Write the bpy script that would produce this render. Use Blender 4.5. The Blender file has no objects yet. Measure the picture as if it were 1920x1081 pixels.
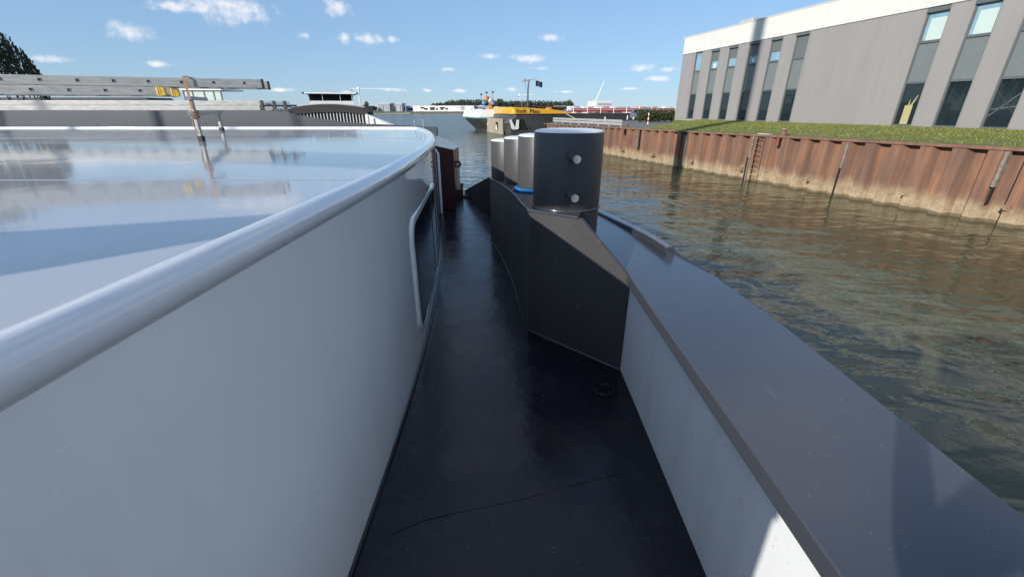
import bpy, bmesh, math, random
from mathutils import Vector, Matrix, noise
random.seed(7)
C = bpy.context.scene.collection
S = bpy.context.scene
R = math.radians

# ------------------------------------------------------------------ camera
# eye height is z = 0; the water lies at z = WATER, the gangway deck at z = DECK
WATER, DECK = -3.7, -1.5
FPX = 790.0                                   # focal length in pixels of the 1920 px wide photograph
PITCH = math.atan(335 / FPX)
cp, sp = math.cos(PITCH), math.sin(PITCH)
cam = bpy.data.cameras.new('camera'); cam_o = bpy.data.objects.new('camera', cam); C.objects.link(cam_o)
cam.sensor_width = 36; cam.lens = FPX / 1920 * 36
cam.clip_start = 0.02; cam.clip_end = 8000
cam_o.location = (0, 0, 0); cam_o.rotation_euler = (math.pi / 2 - PITCH, 0, 0)
S.camera = cam_o

def ray(px, py):
    u, v = (px - 960) / FPX, (540.5 - py) / FPX
    return Vector((u, cp + v * sp, -sp + v * cp))
def at_z(px, py, z):
    r = ray(px, py); return r * (z / r.z)
def at_y(px, py, y):
    r = ray(px, py); return r * (y / r.y)

# ------------------------------------------------------------------ light
SUN_AZ = Vector((-0.70, -0.714, 0)).normalized()      # horizontal direction towards the sun
SUN_EL = R(21)
S.view_settings.view_transform = 'Standard'; S.view_settings.look = 'None'
S.view_settings.gamma = 1; S.view_settings.use_curve_mapping = False
S.view_settings.exposure = 0.55
sun = bpy.data.lights.new('sun', 'SUN'); sun.energy = 3.8; sun.angle = R(0.53); sun.color = (1.0, .95, .87)
sun_o = bpy.data.objects.new('sun', sun); C.objects.link(sun_o)
sd = Vector((SUN_AZ.x * math.cos(SUN_EL), SUN_AZ.y * math.cos(SUN_EL), math.sin(SUN_EL)))
sun_o.rotation_euler = sd.to_track_quat('Z', 'Y').to_euler(); sun_o.location = (-30, -30, 40)

W = bpy.data.worlds.new('World'); S.world = W; W.use_nodes = True
nt = W.node_tree; nt.nodes.clear()
def wn(t, **k):
    n = nt.nodes.new(t)
    for a, b in k.items(): setattr(n, a, b)
    return n
def wmath(op, a, b=None, clamp=False):
    n = wn('ShaderNodeMath', operation=op, use_clamp=clamp)
    for i, x in enumerate((a, b)):
        if x is None: continue
        if isinstance(x, (int, float)): n.inputs[i].default_value = x
        else: nt.links.new(x, n.inputs[i])
    return n.outputs[0]
sky = wn('ShaderNodeTexSky', sky_type='NISHITA', sun_disc=False)
sky.sun_elevation = SUN_EL; sky.sun_rotation = math.atan2(SUN_AZ.x, SUN_AZ.y) % (2 * math.pi)
sky.altitude = 0; sky.air_density = 1.0; sky.dust_density = 0.0; sky.ozone_density = 2.5
bg = wn('ShaderNodeBackground'); bg.inputs[1].default_value = 0.122
gm = wn('ShaderNodeGamma'); gm.inputs[1].default_value = .42; nt.links.new(sky.outputs[0], gm.inputs[0])
tn = wn('ShaderNodeVectorMath', operation='MULTIPLY'); tn.inputs[1].default_value = (1.14, 1.58, 2.16); nt.links.new(gm.outputs[0], tn.inputs[0])
nt.links.new(tn.outputs[0], bg.inputs[0])
# small cumulus clouds, laid out by azimuth and elevation
tc = wn('ShaderNodeTexCoord'); sep = wn('ShaderNodeSeparateXYZ'); nt.links.new(tc.outputs['Generated'], sep.inputs[0])
az = wmath('ARCTAN2', sep.outputs[0], sep.outputs[1]); el = wmath('ARCSINE', sep.outputs[2])
ae = wn('ShaderNodeCombineXYZ'); nt.links.new(az, ae.inputs[0]); nt.links.new(el, ae.inputs[1])
nz = wn('ShaderNodeTexNoise'); nz.inputs['Scale'].default_value = 46; nz.inputs['Detail'].default_value = 6; nz.inputs['Roughness'].default_value = .62
nt.links.new(ae.outputs[0], nz.inputs['Vector'])
def cloud_pos(px, py):
    r = ray(px, py).normalized(); return math.atan2(r.x, r.y), math.asin(r.z)
clouds = [(435, 14, 62, 26), (395, 6, 45, 14), (340, 13, 60, 9), (630, 10, 28, 17), (245, 57, 38, 13), (648, 72, 16, 10), (690, 73, 40, 10),
          (735, 73, 14, 7), (570, 64, 10, 8), (985, 108, 34, 9), (1000, 110, 22, 9), (1035, 69, 24, 9), (840, 130, 18, 5), (920, 105, 26, 6),
          (1012, 128, 20, 4), (1205, 126, 24, 8), (1250, 130, 22, 5), (1232, 147, 30, 6), (735, 168, 24, 4), (800, 169, 14, 3), (862, 170, 20, 4),
          (960, 167, 18, 4), (1060, 172, 24, 3), (1180, 166, 20, 3), (650, 172, 14, 3), (520, 168, 30, 4), (300, 120, 20, 5), (90, 110, 26, 6)]
cl = [cloud_pos(a, b) + (c / FPX / 1.12, d / FPX / 1.1) for a, b, c, d in clouds]
rs = random.Random(5)
for i in range(46):                           # the same kind of sky all the way round
    a = rs.uniform(.9, 2 * math.pi - .9); e = rs.choice((.05, .08, .12, .2, .3, .45, .6)) * rs.uniform(.7, 1.3)
    s = .02 + e * .13 * rs.uniform(.4, 1.3)
    cl.append(((a + math.pi) % (2 * math.pi) - math.pi, e, s, s * .36))
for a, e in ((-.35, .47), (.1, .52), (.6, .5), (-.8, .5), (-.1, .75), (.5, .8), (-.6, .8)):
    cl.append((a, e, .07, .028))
for i in range(90):  # large unseen overhead clouds added to brighten and neutralise the shade
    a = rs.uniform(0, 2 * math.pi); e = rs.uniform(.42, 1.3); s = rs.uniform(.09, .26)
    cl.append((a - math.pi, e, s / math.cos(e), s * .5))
tot = None
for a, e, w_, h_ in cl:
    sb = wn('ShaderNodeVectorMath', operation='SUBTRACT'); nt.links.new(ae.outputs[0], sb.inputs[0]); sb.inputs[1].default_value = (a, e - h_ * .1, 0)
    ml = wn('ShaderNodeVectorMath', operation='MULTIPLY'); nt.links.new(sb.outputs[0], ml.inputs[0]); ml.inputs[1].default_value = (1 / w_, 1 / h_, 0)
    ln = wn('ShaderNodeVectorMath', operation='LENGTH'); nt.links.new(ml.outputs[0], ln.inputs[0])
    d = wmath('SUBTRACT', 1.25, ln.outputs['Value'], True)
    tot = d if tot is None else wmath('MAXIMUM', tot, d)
dens = wmath('ADD', tot, wmath('MULTIPLY', wmath('SUBTRACT', nz.outputs['Fac'], .56), 2.3))
mr = wn('ShaderNodeMapRange', interpolation_type='SMOOTHSTEP'); nt.links.new(dens, mr.inputs[0])
for i, v in ((1, .08), (2, 1.4), (3, 0), (4, .85)): mr.inputs[i].default_value = v
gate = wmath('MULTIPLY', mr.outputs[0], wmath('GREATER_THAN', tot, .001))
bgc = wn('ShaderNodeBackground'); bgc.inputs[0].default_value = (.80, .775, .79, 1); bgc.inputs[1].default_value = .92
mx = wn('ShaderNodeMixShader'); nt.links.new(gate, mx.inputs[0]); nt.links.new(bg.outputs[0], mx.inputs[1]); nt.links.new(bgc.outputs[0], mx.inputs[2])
wo = wn('ShaderNodeOutputWorld'); nt.links.new(mx.outputs[0], wo.inputs[0])

# ------------------------------------------------------------------ materials
M = {}
def mat(name, col, rough=.5, metal=0, var=.12, scale=4, bump=0, bscale=40, coat=0, spec=.5, rvar=0, stretch=None):
    m = bpy.data.materials.new(name); m.use_nodes = True; t = m.node_tree; n = t.nodes; p = n['Principled BSDF']
    g = n.new('ShaderNodeNewGeometry'); src = g.outputs['Position']
    if stretch:
        mp = n.new('ShaderNodeMapping'); mp.inputs['Scale'].default_value = stretch; t.links.new(src, mp.inputs['Vector']); src = mp.outputs[0]
    nz = n.new('ShaderNodeTexNoise'); nz.inputs['Scale'].default_value = scale; nz.inputs['Detail'].default_value = 7; nz.inputs['Roughness'].default_value = .6
    t.links.new(src, nz.inputs['Vector'])
    cr = n.new('ShaderNodeValToRGB'); cr.color_ramp.elements[0].position = .3; cr.color_ramp.elements[1].position = .7
    cr.color_ramp.elements[0].color = tuple(max(0, c * (1 - var)) for c in col) + (1,)
    cr.color_ramp.elements[1].color = tuple(min(1, c * (1 + var)) for c in col) + (1,)
    t.links.new(nz.outputs['Fac'], cr.inputs[0]); t.links.new(cr.outputs[0], p.inputs['Base Color'])
    p.inputs['Roughness'].default_value = rough; p.inputs['Metallic'].default_value = metal
    p.inputs['Specular IOR Level'].default_value = spec
    if coat: p.inputs['Coat Weight'].default_value = coat; p.inputs['Coat Roughness'].default_value = .04
    if rvar:
        mr = n.new('ShaderNodeMapRange'); t.links.new(nz.outputs['Fac'], mr.inputs[0])
        for i, v in ((1, .3), (2, .7), (3, max(.01, rough - rvar)), (4, rough + rvar)): mr.inputs[i].default_value = v
        t.links.new(mr.outputs[0], p.inputs['Roughness'])
    if bump:
        n2 = n.new('ShaderNodeTexNoise'); n2.inputs['Scale'].default_value = bscale; n2.inputs['Detail'].default_value = 4
        t.links.new(src, n2.inputs['Vector'])
        b = n.new('ShaderNodeBump'); b.inputs['Strength'].default_value = 1; b.inputs['Distance'].default_value = bump
        t.links.new(n2.outputs['Fac'], b.inputs['Height']); t.links.new(b.outputs[0], p.inputs['Normal'])
        if coat: t.links.new(b.outputs[0], p.inputs['Coat Normal'])
    M[name] = m
    return m
mat('cabin_white', (.88, .88, .86), .14, var=.02, scale=1.2, bump=.0030, bscale=1.7, coat=1.0)
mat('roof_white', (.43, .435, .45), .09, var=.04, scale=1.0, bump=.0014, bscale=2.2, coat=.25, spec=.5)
mat('tube_white', (.72, .73, .75), .12, var=.02, bump=.0006, bscale=6, coat=.7)
mat('bulwark_grey', (.74, .76, .77), .3, var=.03, scale=1.5, bump=.001, bscale=4)
mat('dark_paint', (.056, .054, .056), .42, var=.08, scale=2.5, bump=.0012, bscale=5, coat=0, rvar=.08, spec=.38)
mat('cap_paint', (.052, .057, .072), .21, var=.06, scale=1.6, bump=.0008, bscale=4, coat=0, rvar=.05, spec=.75)
mat('black_rubber', (.012, .012, .013), .6)
mat('maroon', (.055, .008, .012), .3, var=.1)
mat('cream', (.72, .68, .58), .4)
mat('polished_steel', (.30, .31, .34), .13, metal=.9, var=.1)
mat('glass_dark', (.008, .010, .013), .03, var=0, spec=.6)
mat('stainless', (.6, .6, .62), .22, metal=1, var=.05)
mat('aluminium', (.31, .31, .30), .45, metal=.25, var=.25, scale=7, bump=.0006, bscale=60, stretch=(1, 1, 6))
mat('hole_black', (.006, .006, .006), .8)
mat('yellow_plastic', (.62, .40, .06), .5, var=.2, scale=30)
mat('orange_strap', (.42, .20, .11), .8, var=.2, scale=60)
mat('rope_blue', (.02, .22, .55), .7, var=.3, scale=90)
mat('zinc', (.50, .50, .47), .45, metal=.3, var=.15)
mat('white_paint', (.80, .80, .79), .35, var=.04)
mat('dirty_white', (.70, .70, .66), .5, var=.12, scale=1.4, stretch=(1, 1, .2))
mat('barge_grey', (.062, .070, .082), .4, var=.08, scale=.8)
mat('barge_brown', (.055, .045, .042), .5, var=.25, scale=1.5, stretch=(.2, .2, 4))
mat('rib_dark', (.032, .032, .038), .6, var=.2)
mat('tanker_yellow', (.78, .42, .035), .3, var=.06, coat=.4)
mat('tanker_black', (.045, .045, .044), .45, var=.35, scale=.5, stretch=(.4, .4, 1.5))
mat('tanker_rust', (.22, .06, .035), .6, var=.3, scale=1)
mat('hull_tan', (.33, .28, .21), .6, var=.3, scale=.9, stretch=(1, 1, .4))
mat('red_paint', (.34, .04, .03), .45, var=.2)
mat('orange_paint', (.62, .22, .03), .5)
mat('blue_paint', (.10, .22, .42), .45)
mat('teal', (.12, .42, .48), .45)
mat('letter_black', (.02, .02, .025), .5)
mat('flag_navy', (.02, .03, .06), .8)
mat('facade_grey', (.275, .258, .25), .42, var=.05, scale=.6, stretch=(1, 1, .25), bump=.004, bscale=.8)
mat('facade_white', (.62, .61, .57), .5, var=.03, scale=.4)
mat('window_frame', (.105, .115, .12), .4, var=.05)
mat('spandrel', (.155, .175, .175), .35, var=.05)
mat('shade_screen', (.12, .135, .135), .5, var=.05, scale=3)
mat('facade_glass', (.012, .02, .024), .02, var=0, spec=.75)
mat('blue_glass', (.20, .33, .42), .04, var=.2, scale=1.1, spec=.7)
mat('white_blind', (.46, .56, .53), .5, var=.03)
mat('pale_machine', (.40, .36, .18), .5, var=.08)
mat('asphalt', (.15, .145, .135), .9, var=.18, scale=2.5, bump=.006, bscale=30)
mat('concrete', (.38, .36, .32), .85, var=.15, scale=1.2)
mat('car_grey', (.17, .165, .19), .25, metal=.4, var=.03, coat=.8)
mat('tyre', (.015, .015, .016), .8)
mat('lamp_glass', (.6, .6, .58), .1, var=0)
mat('warehouse_white', (.78, .76, .70), .6, var=.04, scale=.05)
mat('warehouse_grey', (.33, .36, .42), .6, var=.10, scale=.3, stretch=(1, .2, .02))
mat('warehouse_blue', (.26, .33, .45), .6, var=.08, scale=.1)
mat('opening_dark', (.03, .032, .04), .7)
mat('crane_pale', (.62, .64, .66), .6)
mat('bark', (.06, .045, .032), .9, var=.3, scale=6)
mat('far_leaf', (.040, .052, .026), .8, var=.5, scale=.18)
mat('tree_leaf', (.065, .082, .030), .8, var=.45, scale=.5)
mat('willow_leaf', (.028, .034, .018), .8, var=.4, scale=2)
mat('hedge_leaf', (.050, .075, .022), .8, var=.5, scale=3)
mat('jacket', (.02, .025, .045), .8, var=.2, scale=20)
mat('sand', (.48, .40, .27), .9, var=.1, scale=.1)
mat('fender_grey', (.20, .165, .135), .8, var=.4, scale=6)
mat('sign_red', (.55, .05, .03), .5)
mat('blue_hull', (.20, .26, .38), .5, var=.1)
mat('pale_panel', (.46, .44, .47), .5, var=.05)
mat('tarp_dark', (.022, .022, .028), .6)

def wear(name, dirt, scr, speck=.0, dscale=(3, 3, .35), amt=.5, radd=.5, sk=1.0):
    """grime streaks, hairline scratches and specks on an existing paint"""
    m = M[name]; t = m.node_tree; p = t.nodes['Principled BSDF']; src = p.inputs['Base Color'].links[0].from_socket
    g = t.nodes.new('ShaderNodeNewGeometry').outputs['Position']
    def layer(src, scale, nscale, lo, hi, col, k, detail=5, dist=0, rot=0):
        mp = t.nodes.new('ShaderNodeMapping'); mp.inputs['Scale'].default_value = scale; mp.inputs['Rotation'].default_value = (rot, rot * .7, rot * 1.3); t.links.new(g, mp.inputs['Vector'])
        n = t.nodes.new('ShaderNodeTexNoise'); n.inputs['Scale'].default_value = nscale; n.inputs['Detail'].default_value = detail; n.inputs['Distortion'].default_value = dist; t.links.new(mp.outputs[0], n.inputs['Vector'])
        mr = t.nodes.new('ShaderNodeMapRange'); t.links.new(n.outputs['Fac'], mr.inputs[0])
        for i, v in ((1, lo), (2, hi), (3, 0), (4, k)): mr.inputs[i].default_value = v
        mx = t.nodes.new('ShaderNodeMix'); mx.data_type = 'RGBA'; t.links.new(mr.outputs[0], mx.inputs[0]); t.links.new(src, mx.inputs[6]); mx.inputs[7].default_value = tuple(col) + (1,)
        return mx.outputs[2], mr.outputs[0]
    c, f = layer(src, dscale, 1.6, .5, .78, dirt, amt, 8)
    c, f1 = layer(c, (14, 1.2, 14), 2.2, .725, .735, scr, .30 * sk, 2, .6, .5)
    c, f2 = layer(c, (1.4, 13, 11), 2.6, .73, .738, scr, .28 * sk, 2, .8, 1.1)
    if speck: c, f3 = layer(c, (1, 1, 1), 55, .735, .75, scr, speck, 1)
    t.links.new(c, p.inputs['Base Color'])
    if not p.inputs['Roughness'].links:
        r0 = p.inputs['Roughness'].default_value
        mr = t.nodes.new('ShaderNodeMapRange'); t.links.new(f, mr.inputs[0])
        for i, v in ((1, 0), (2, 1), (3, r0), (4, r0 + radd)): mr.inputs[i].default_value = v
        t.links.new(mr.outputs[0], p.inputs['Roughness'])
wear('cabin_white', (.66, .64, .60), (.98, .98, .98), .2, amt=.35, radd=.25)
wear('roof_white', (.40, .40, .40), (.62, .62, .62), .25, (1.2, .6, 1), .35, .05)
wear('bulwark_grey', (.50, .48, .44), (.35, .33, .31), .5, amt=.45)
wear('cap_paint', (.056, .059, .070), (.16, .155, .15), .3, (1.5, .7, 1), .5, sk=.7)
wear('dark_paint', (.075, .070, .065), (.17, .16, .155), .35, (2.5, 2.5, .5), .4)
wear('facade_grey', (.21, .195, .185), (.29, .28, .275), 0, (1.5, 1.5, .12), .45)
wear('facade_white', (.50, .48, .43), (.66, .65, .62), 0, (1.2, 1.2, .1), .35)

def nodes_of(name, base=(.5, .5, .5), rough=.8):
    m = bpy.data.materials.new(name); m.use_nodes = True; M[name] = m
    t = m.node_tree; p = t.nodes['Principled BSDF']; p.inputs['Roughness'].default_value = rough; p.inputs['Base Color'].default_value = tuple(base) + (1,)
    def N(tp, **k):
        n = t.nodes.new(tp)
        for a, b in k.items(): setattr(n, a, b)
        return n
    def noise_(vec, scale, detail=6, rough=.6, dist=0):
        n = N('ShaderNodeTexNoise'); n.inputs['Scale'].default_value = scale; n.inputs['Detail'].default_value = detail
        n.inputs['Roughness'].default_value = rough; n.inputs['Distortion'].default_value = dist
        if vec is not None: t.links.new(vec, n.inputs['Vector'])
        return n.outputs['Fac']
    def mapping(vec, sc, rz=0):
        n = N('ShaderNodeMapping'); n.inputs['Scale'].default_value = sc; n.inputs['Rotation'].default_value = (0, 0, rz); t.links.new(vec, n.inputs['Vector']); return n.outputs[0]
    def ramp(fac, stops):
        n = N('ShaderNodeValToRGB'); e = n.color_ramp.elements
        while len(e) < len(stops): e.new(.5)
        for i, (pos, c) in enumerate(stops): e[i].position = pos; e[i].color = tuple(c) + (1,)
        t.links.new(fac, n.inputs[0]); return n.outputs[0]
    def math_(op, a, b=None, clamp=False):
        n = N('ShaderNodeMath', operation=op, use_clamp=clamp)
        for i, x in enumerate((a, b)):
            if x is None: continue
            if isinstance(x, (int, float)): n.inputs[i].default_value = x
            else: t.links.new(x, n.inputs[i])
        return n.outputs[0]
    def mix(fac, a, b):
        n = N('ShaderNodeMix', data_type='RGBA')
        for s, x in ((0, fac), (6, a), (7, b)):
            if isinstance(x, (int, float)): n.inputs[s].default_value = x
            elif isinstance(x, tuple): n.inputs[s].default_value = x + (1,)
            else: t.links.new(x, n.inputs[s])
        return n.outputs[2]
    def bump(h, dist, strength=1, normal=None):
        n = N('ShaderNodeBump'); n.inputs['Distance'].default_value = dist; n.inputs['Strength'].default_value = strength; t.links.new(h, n.inputs['Height'])
        if normal is not None: t.links.new(normal, n.inputs['Normal'])
        return n.outputs[0]
    pos = N('ShaderNodeNewGeometry').outputs['Position']
    return t, p, N, noise_, mapping, ramp, math_, mix, bump, pos

# skin above the collar and at the hands, cloth elsewhere is a material of its own
mat('skin', (.48, .30, .22), .5, var=.08, scale=12)
mat('hair', (.05, .03, .02), .6, var=.3, scale=60)
mat('trousers', (.03, .035, .05), .85, var=.2, scale=20)
# deck paint: near black blue gloss with pits, dust and scuffs
t, p, N, noise_, mapping, ramp, math_, mix, bump, pos = nodes_of('deck_paint', rough=.25)
big = noise_(pos, 1.3, 5); dust = noise_(pos, 4.5, 8, .7); pits = noise_(pos, 38, 2)
fac = ramp(dust, [(.52, (0, 0, 0)), (.72, (1, 1, 1))])
c1 = mix(math_('MULTIPLY', fac, .55), (.008, .0095, .016), (.020, .022, .029))
pit = ramp(pits, [(.70, (0, 0, 0)), (.74, (1, 1, 1))])
c2 = mix(math_('MULTIPLY', pit, .6), c1, (.003, .003, .004))
scuff = ramp(noise_(mapping(pos, (1, .55, 1), R(25)), 2.1, 9, .72, 1.2), [(.56, (0, 0, 0)), (.74, (1, 1, 1))])
c2 = mix(math_('MULTIPLY', scuff, .35), c2, (.040, .042, .050))
speck = ramp(noise_(pos, 70, 1), [(.765, (0, 0, 0)), (.78, (1, 1, 1))])
c2 = mix(math_('MULTIPLY', speck, .7), c2, (.20, .20, .21))
t.links.new(c2, p.inputs['Base Color'])
rr = N('ShaderNodeMapRange'); t.links.new(dust, rr.inputs[0])
for i, v in ((1, .35), (2, .7), (3, .17), (4, .34)): rr.inputs[i].default_value = v
t.links.new(rr.outputs[0], p.inputs['Roughness'])
p.inputs['Specular IOR Level'].default_value = .36
b1 = bump(big, .012, 1); b2 = bump(pit, -.0015, 1, b1)
t.links.new(b2, p.inputs['Normal'])

# rusty sheet piles with the pale band the falling water leaves
t, p, N, noise_, mapping, ramp, math_, mix, bump, pos = nodes_of('rusty_pile', rough=.85)
sepz = N('ShaderNodeSeparateXYZ'); t.links.new(pos, sepz.inputs[0])
streak = noise_(mapping(pos, (2.2, 2.2, .22)), 1.6, 7, .65); spot = noise_(pos, 5, 6, .7); blot = noise_(pos, .8, 4)
rust = ramp(streak, [(.25, (.10, .056, .042)), (.45, (.175, .094, .063)), (.62, (.25, .126, .074)), (.8, (.38, .175, .08))])
rust = mix(math_('MULTIPLY', ramp(blot, [(.4, (0, 0, 0)), (.7, (1, 1, 1))]), .45), rust, (.11, .075, .062))
pale = ramp(spot, [(.3, (.22, .155, .095)), (.5, (.33, .25, .155)), (.75, (.44, .355, .24))])
h = math_('ADD', sepz.outputs[2], math_('MULTIPLY', math_('SUBTRACT', noise_(mapping(pos, (1.6, 1.6, .5)), 1.2, 6, .6), .5), 1.1))
mr_ = N('ShaderNodeMapRange', interpolation_type='SMOOTHSTEP'); t.links.new(h, mr_.inputs[0])
for i, v in ((1, -3.35), (2, -2.75), (3, 1), (4, 0)): mr_.inputs[i].default_value = v
col = mix(mr_.outputs[0], rust, pale)
hw = math_('ADD', sepz.outputs[2], math_('MULTIPLY', math_('SUBTRACT', noise_(pos, 3, 3), .5), .16))
mw = N('ShaderNodeMapRange'); t.links.new(hw, mw.inputs[0])
for i, v in ((1, -3.60), (2, -3.57), (3, 1), (4, 0)): mw.inputs[i].default_value = v
col = mix(math_('MULTIPLY', mw.outputs[0], .8), col, (.085, .065, .035))
white = ramp(noise_(pos, 9, 2, .5), [(.76, (0, 0, 0)), (.80, (1, 1, 1))])
col = mix(math_('MULTIPLY', white, .5), col, (.6, .45, .36))
t.links.new(col, p.inputs['Base Color']); t.links.new(bump(spot, .012), p.inputs['Normal'])

# mown grass
t, p, N, noise_, mapping, ramp, math_, mix, bump, pos = nodes_of('grass', rough=.95)
g1 = noise_(pos, .55, 6, .65); g2 = noise_(pos, 9, 6, .7)
c = ramp(g2, [(.3, (.060, .090, .018)), (.5, (.115, .150, .030)), (.7, (.185, .205, .055))])
c = mix(ramp(g1, [(.5, (0, 0, 0)), (.75, (.8, .8, .8))]), c, (.22, .17, .085))
t.links.new(c, p.inputs['Base Color']); t.links.new(bump(g2, .08), p.inputs['Normal'])
t, p, N, noise_, mapping, ramp, math_, mix, bump, pos = nodes_of('grass_blade', rough=.7)
c = ramp(noise_(pos, 2.2, 5, .7), [(.3, (.105, .130, .020)), (.55, (.20, .205, .040)), (.75, (.32, .27, .10))])
t.links.new(c, p.inputs['Base Color'])
t, p, N, noise_, mapping, ramp, math_, mix, bump, pos = nodes_of('far_land', rough=.95)
c = ramp(noise_(mapping(pos, (.02, .4, 1)), 1, 5), [(.3, (.085, .085, .030)), (.7, (.17, .15, .06))])
t.links.new(c, p.inputs['Base Color'])

# harbour water
t, p, N, noise_, mapping, ramp, math_, mix, bump, pos = nodes_of('water', (.070, .071, .036), .025)
p.inputs['IOR'].default_value = 1.333; p.inputs['Specular IOR Level'].default_value = .5
w1 = noise_(mapping(pos, (.55, 1.0, 1), R(20)), .55, 2, .5, .4)
w2 = noise_(mapping(pos, (.6, 1.0, 1), R(-12)), 1.45, 2, .5, .6)
w3 = noise_(mapping(pos, (.7, 1.0, 1), R(30)), 6.5, 3, .55)
sw = N('ShaderNodeSeparateXYZ'); t.links.new(pos, sw.inputs[0])
gain = N('ShaderNodeMapRange', interpolation_type='SMOOTHSTEP'); t.links.new(sw.outputs[1], gain.inputs[0])
for i, v in ((1, 22), (2, 75), (3, 1), (4, 6)): gain.inputs[i].default_value = v       # the open water beyond the basin is choppier
hh = math_('ADD', math_('MULTIPLY', w1, .13), math_('MULTIPLY', math_('ADD', math_('MULTIPLY', w2, .055), math_('MULTIPLY', w3, .0060)), gain.outputs[0]))
t.links.new(bump(hh, 1.0, 1), p.inputs['Normal'])
rf_ = N('ShaderNodeMapRange'); t.links.new(gain.outputs[0], rf_.inputs[0])
for i, v in ((1, 1), (2, 6), (3, .025), (4, .22)): rf_.inputs[i].default_value = v
t.links.new(rf_.outputs[0], p.inputs['Roughness'])

# ------------------------------------------------------------------ mesh helpers
class MB:
    def __init__(s): s.v = []; s.f = []
    def add(s, vs, fs):
        o = len(s.v); s.v += [tuple(v) for v in vs]; s.f += [tuple(i + o for i in f) for f in fs]; return s
    def box(s, x0, x1, y0, y1, z0, z1):
        return s.add([(x, y, z) for z in (z0, z1) for y in (y0, y1) for x in (x0, x1)],
                     [(0, 2, 3, 1), (4, 5, 7, 6), (0, 1, 5, 4), (2, 6, 7, 3), (0, 4, 6, 2), (1, 3, 7, 5)])
    def obox(s, o, a, b, c):            # corner o, edge vectors a b c
        o, a, b, c = map(Vector, (o, a, b, c))
        return s.add([o, o + a, o + b, o + a + b, o + c, o + a + c, o + b + c, o + a + b + c],
                     [(0, 2, 3, 1), (4, 5, 7, 6), (0, 1, 5, 4), (2, 6, 7, 3), (0, 4, 6, 2), (1, 3, 7, 5)])
    def bar(s, p0, p1, w, h, up=(0, 0, 1)):
        p0, p1 = Vector(p0), Vector(p1); d = (p1 - p0); u = Vector(up)
        sx = d.cross(u).normalized() * w; sz = sx.cross(d).normalized() * h
        return s.obox(p0 - sx / 2 - sz / 2, d, sx, sz)
    def prism(s, poly, z0, z1):
        n = len(poly)
        zf0 = z0 if callable(z0) else (lambda x, y: z0); zf1 = z1 if callable(z1) else (lambda x, y: z1)
        vs = [(x, y, zf0(x, y)) for x, y in poly] + [(x, y, zf1(x, y)) for x, y in poly]
        return s.add(vs, [tuple(range(n))[::-1], tuple(range(n, 2 * n))] + [(i, (i + 1) % n, n + (i + 1) % n, n + i) for i in range(n)])
    def slab(s, pts, off):              # planar polygon given thickness
        n = len(pts); off = Vector(off)
        return s.add([Vector(q) for q in pts] + [Vector(q) + off for q in pts],
                     [tuple(range(n))[::-1], tuple(range(n, 2 * n))] + [(i, (i + 1) % n, n + (i + 1) % n, n + i) for i in range(n)])
    def tube(s, pts, r, n=10, closed=False):
        pts = [Vector(q) for q in pts]; m = len(pts); vs = []; prev = None
        for i, q in enumerate(pts):
            if closed: d = pts[(i + 1) % m] - pts[i - 1]
            else: d = pts[min(i + 1, m - 1)] - pts[max(i - 1, 0)]
            d.normalize()
            if prev is None: u = d.orthogonal().normalized()
            else: u = (prev - d * prev.dot(d)).normalized()
            prev = u; w = d.cross(u); rr = r[i] if isinstance(r, (list, tuple)) else r
            vs += [q + (u * math.cos(a) + w * math.sin(a)) * rr for a in [2 * math.pi * k / n for k in range(n)]]
        fs = []
        for i in range(m if closed else m - 1):
            a, b = i * n, ((i + 1) % m) * n
            fs += [(a + k, a + (k + 1) % n, b + (k + 1) % n, b + k) for k in range(n)]
        if not closed: fs += [tuple(range(n))[::-1], tuple(range((m - 1) * n, m * n))]
        return s.add(vs, fs)
    def lathe(s, prof, c, n=32, cap=True):
        vs = []
        for r, z in prof: vs += [(c[0] + r * math.cos(2 * math.pi * k / n), c[1] + r * math.sin(2 * math.pi * k / n), c[2] + z) for k in range(n)]
        fs = []
        for i in range(len(prof) - 1): fs += [(i * n + k, i * n + (k + 1) % n, (i + 1) * n + (k + 1) % n, (i + 1) * n + k) for k in range(n)]
        if cap: fs += [tuple(range(n))[::-1], tuple(range((len(prof) - 1) * n, len(prof) * n))]
        return s.add(vs, fs)
    def grid(s, fn, nu, nv):
        vs = [fn(i / nu, j / nv) for j in range(nv + 1) for i in range(nu + 1)]
        return s.add(vs, [(j * (nu + 1) + i, j * (nu + 1) + i + 1, (j + 1) * (nu + 1) + i + 1, (j + 1) * (nu + 1) + i) for j in range(nv) for i in range(nu)])
    def mesh(s, name, fix=True):
        me = bpy.data.meshes.new(name); me.from_pydata(s.v, [], s.f)
        if fix:
            bm = bmesh.new(); bm.from_mesh(me); bmesh.ops.recalc_face_normals(bm, faces=bm.faces); bm.to_mesh(me); bm.free()
        me.update(); return me
    def build(s, name, material, parent=None, smooth=None, bevel=0, fix=True):
        me = s.mesh(name, fix); me.materials.append(M[material])
        o = bpy.data.objects.new(name, me); C.objects.link(o)
        if parent is not None:
            o.parent = parent
            if parent.type == 'EMPTY': o.location = -parent.location
        if smooth:
            me.shade_smooth()
            md = o.modifiers.new('es', 'EDGE_SPLIT'); md.split_angle = R(smooth)
        if bevel:
            md = o.modifiers.new('bv', 'BEVEL'); md.width = bevel; md.segments = 2; md.limit_method = 'ANGLE'; md.angle_limit = R(40)
            me.shade_smooth(); md2 = o.modifiers.new('wn', 'WEIGHTED_NORMAL'); md2.keep_sharp = True
        return o
def tag(o, label=None, cat=None, group=None, kind=None):
    for k, v in (('label', label), ('category', cat), ('group', group), ('kind', kind)):
        if v: o[k] = v
    return o
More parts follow.
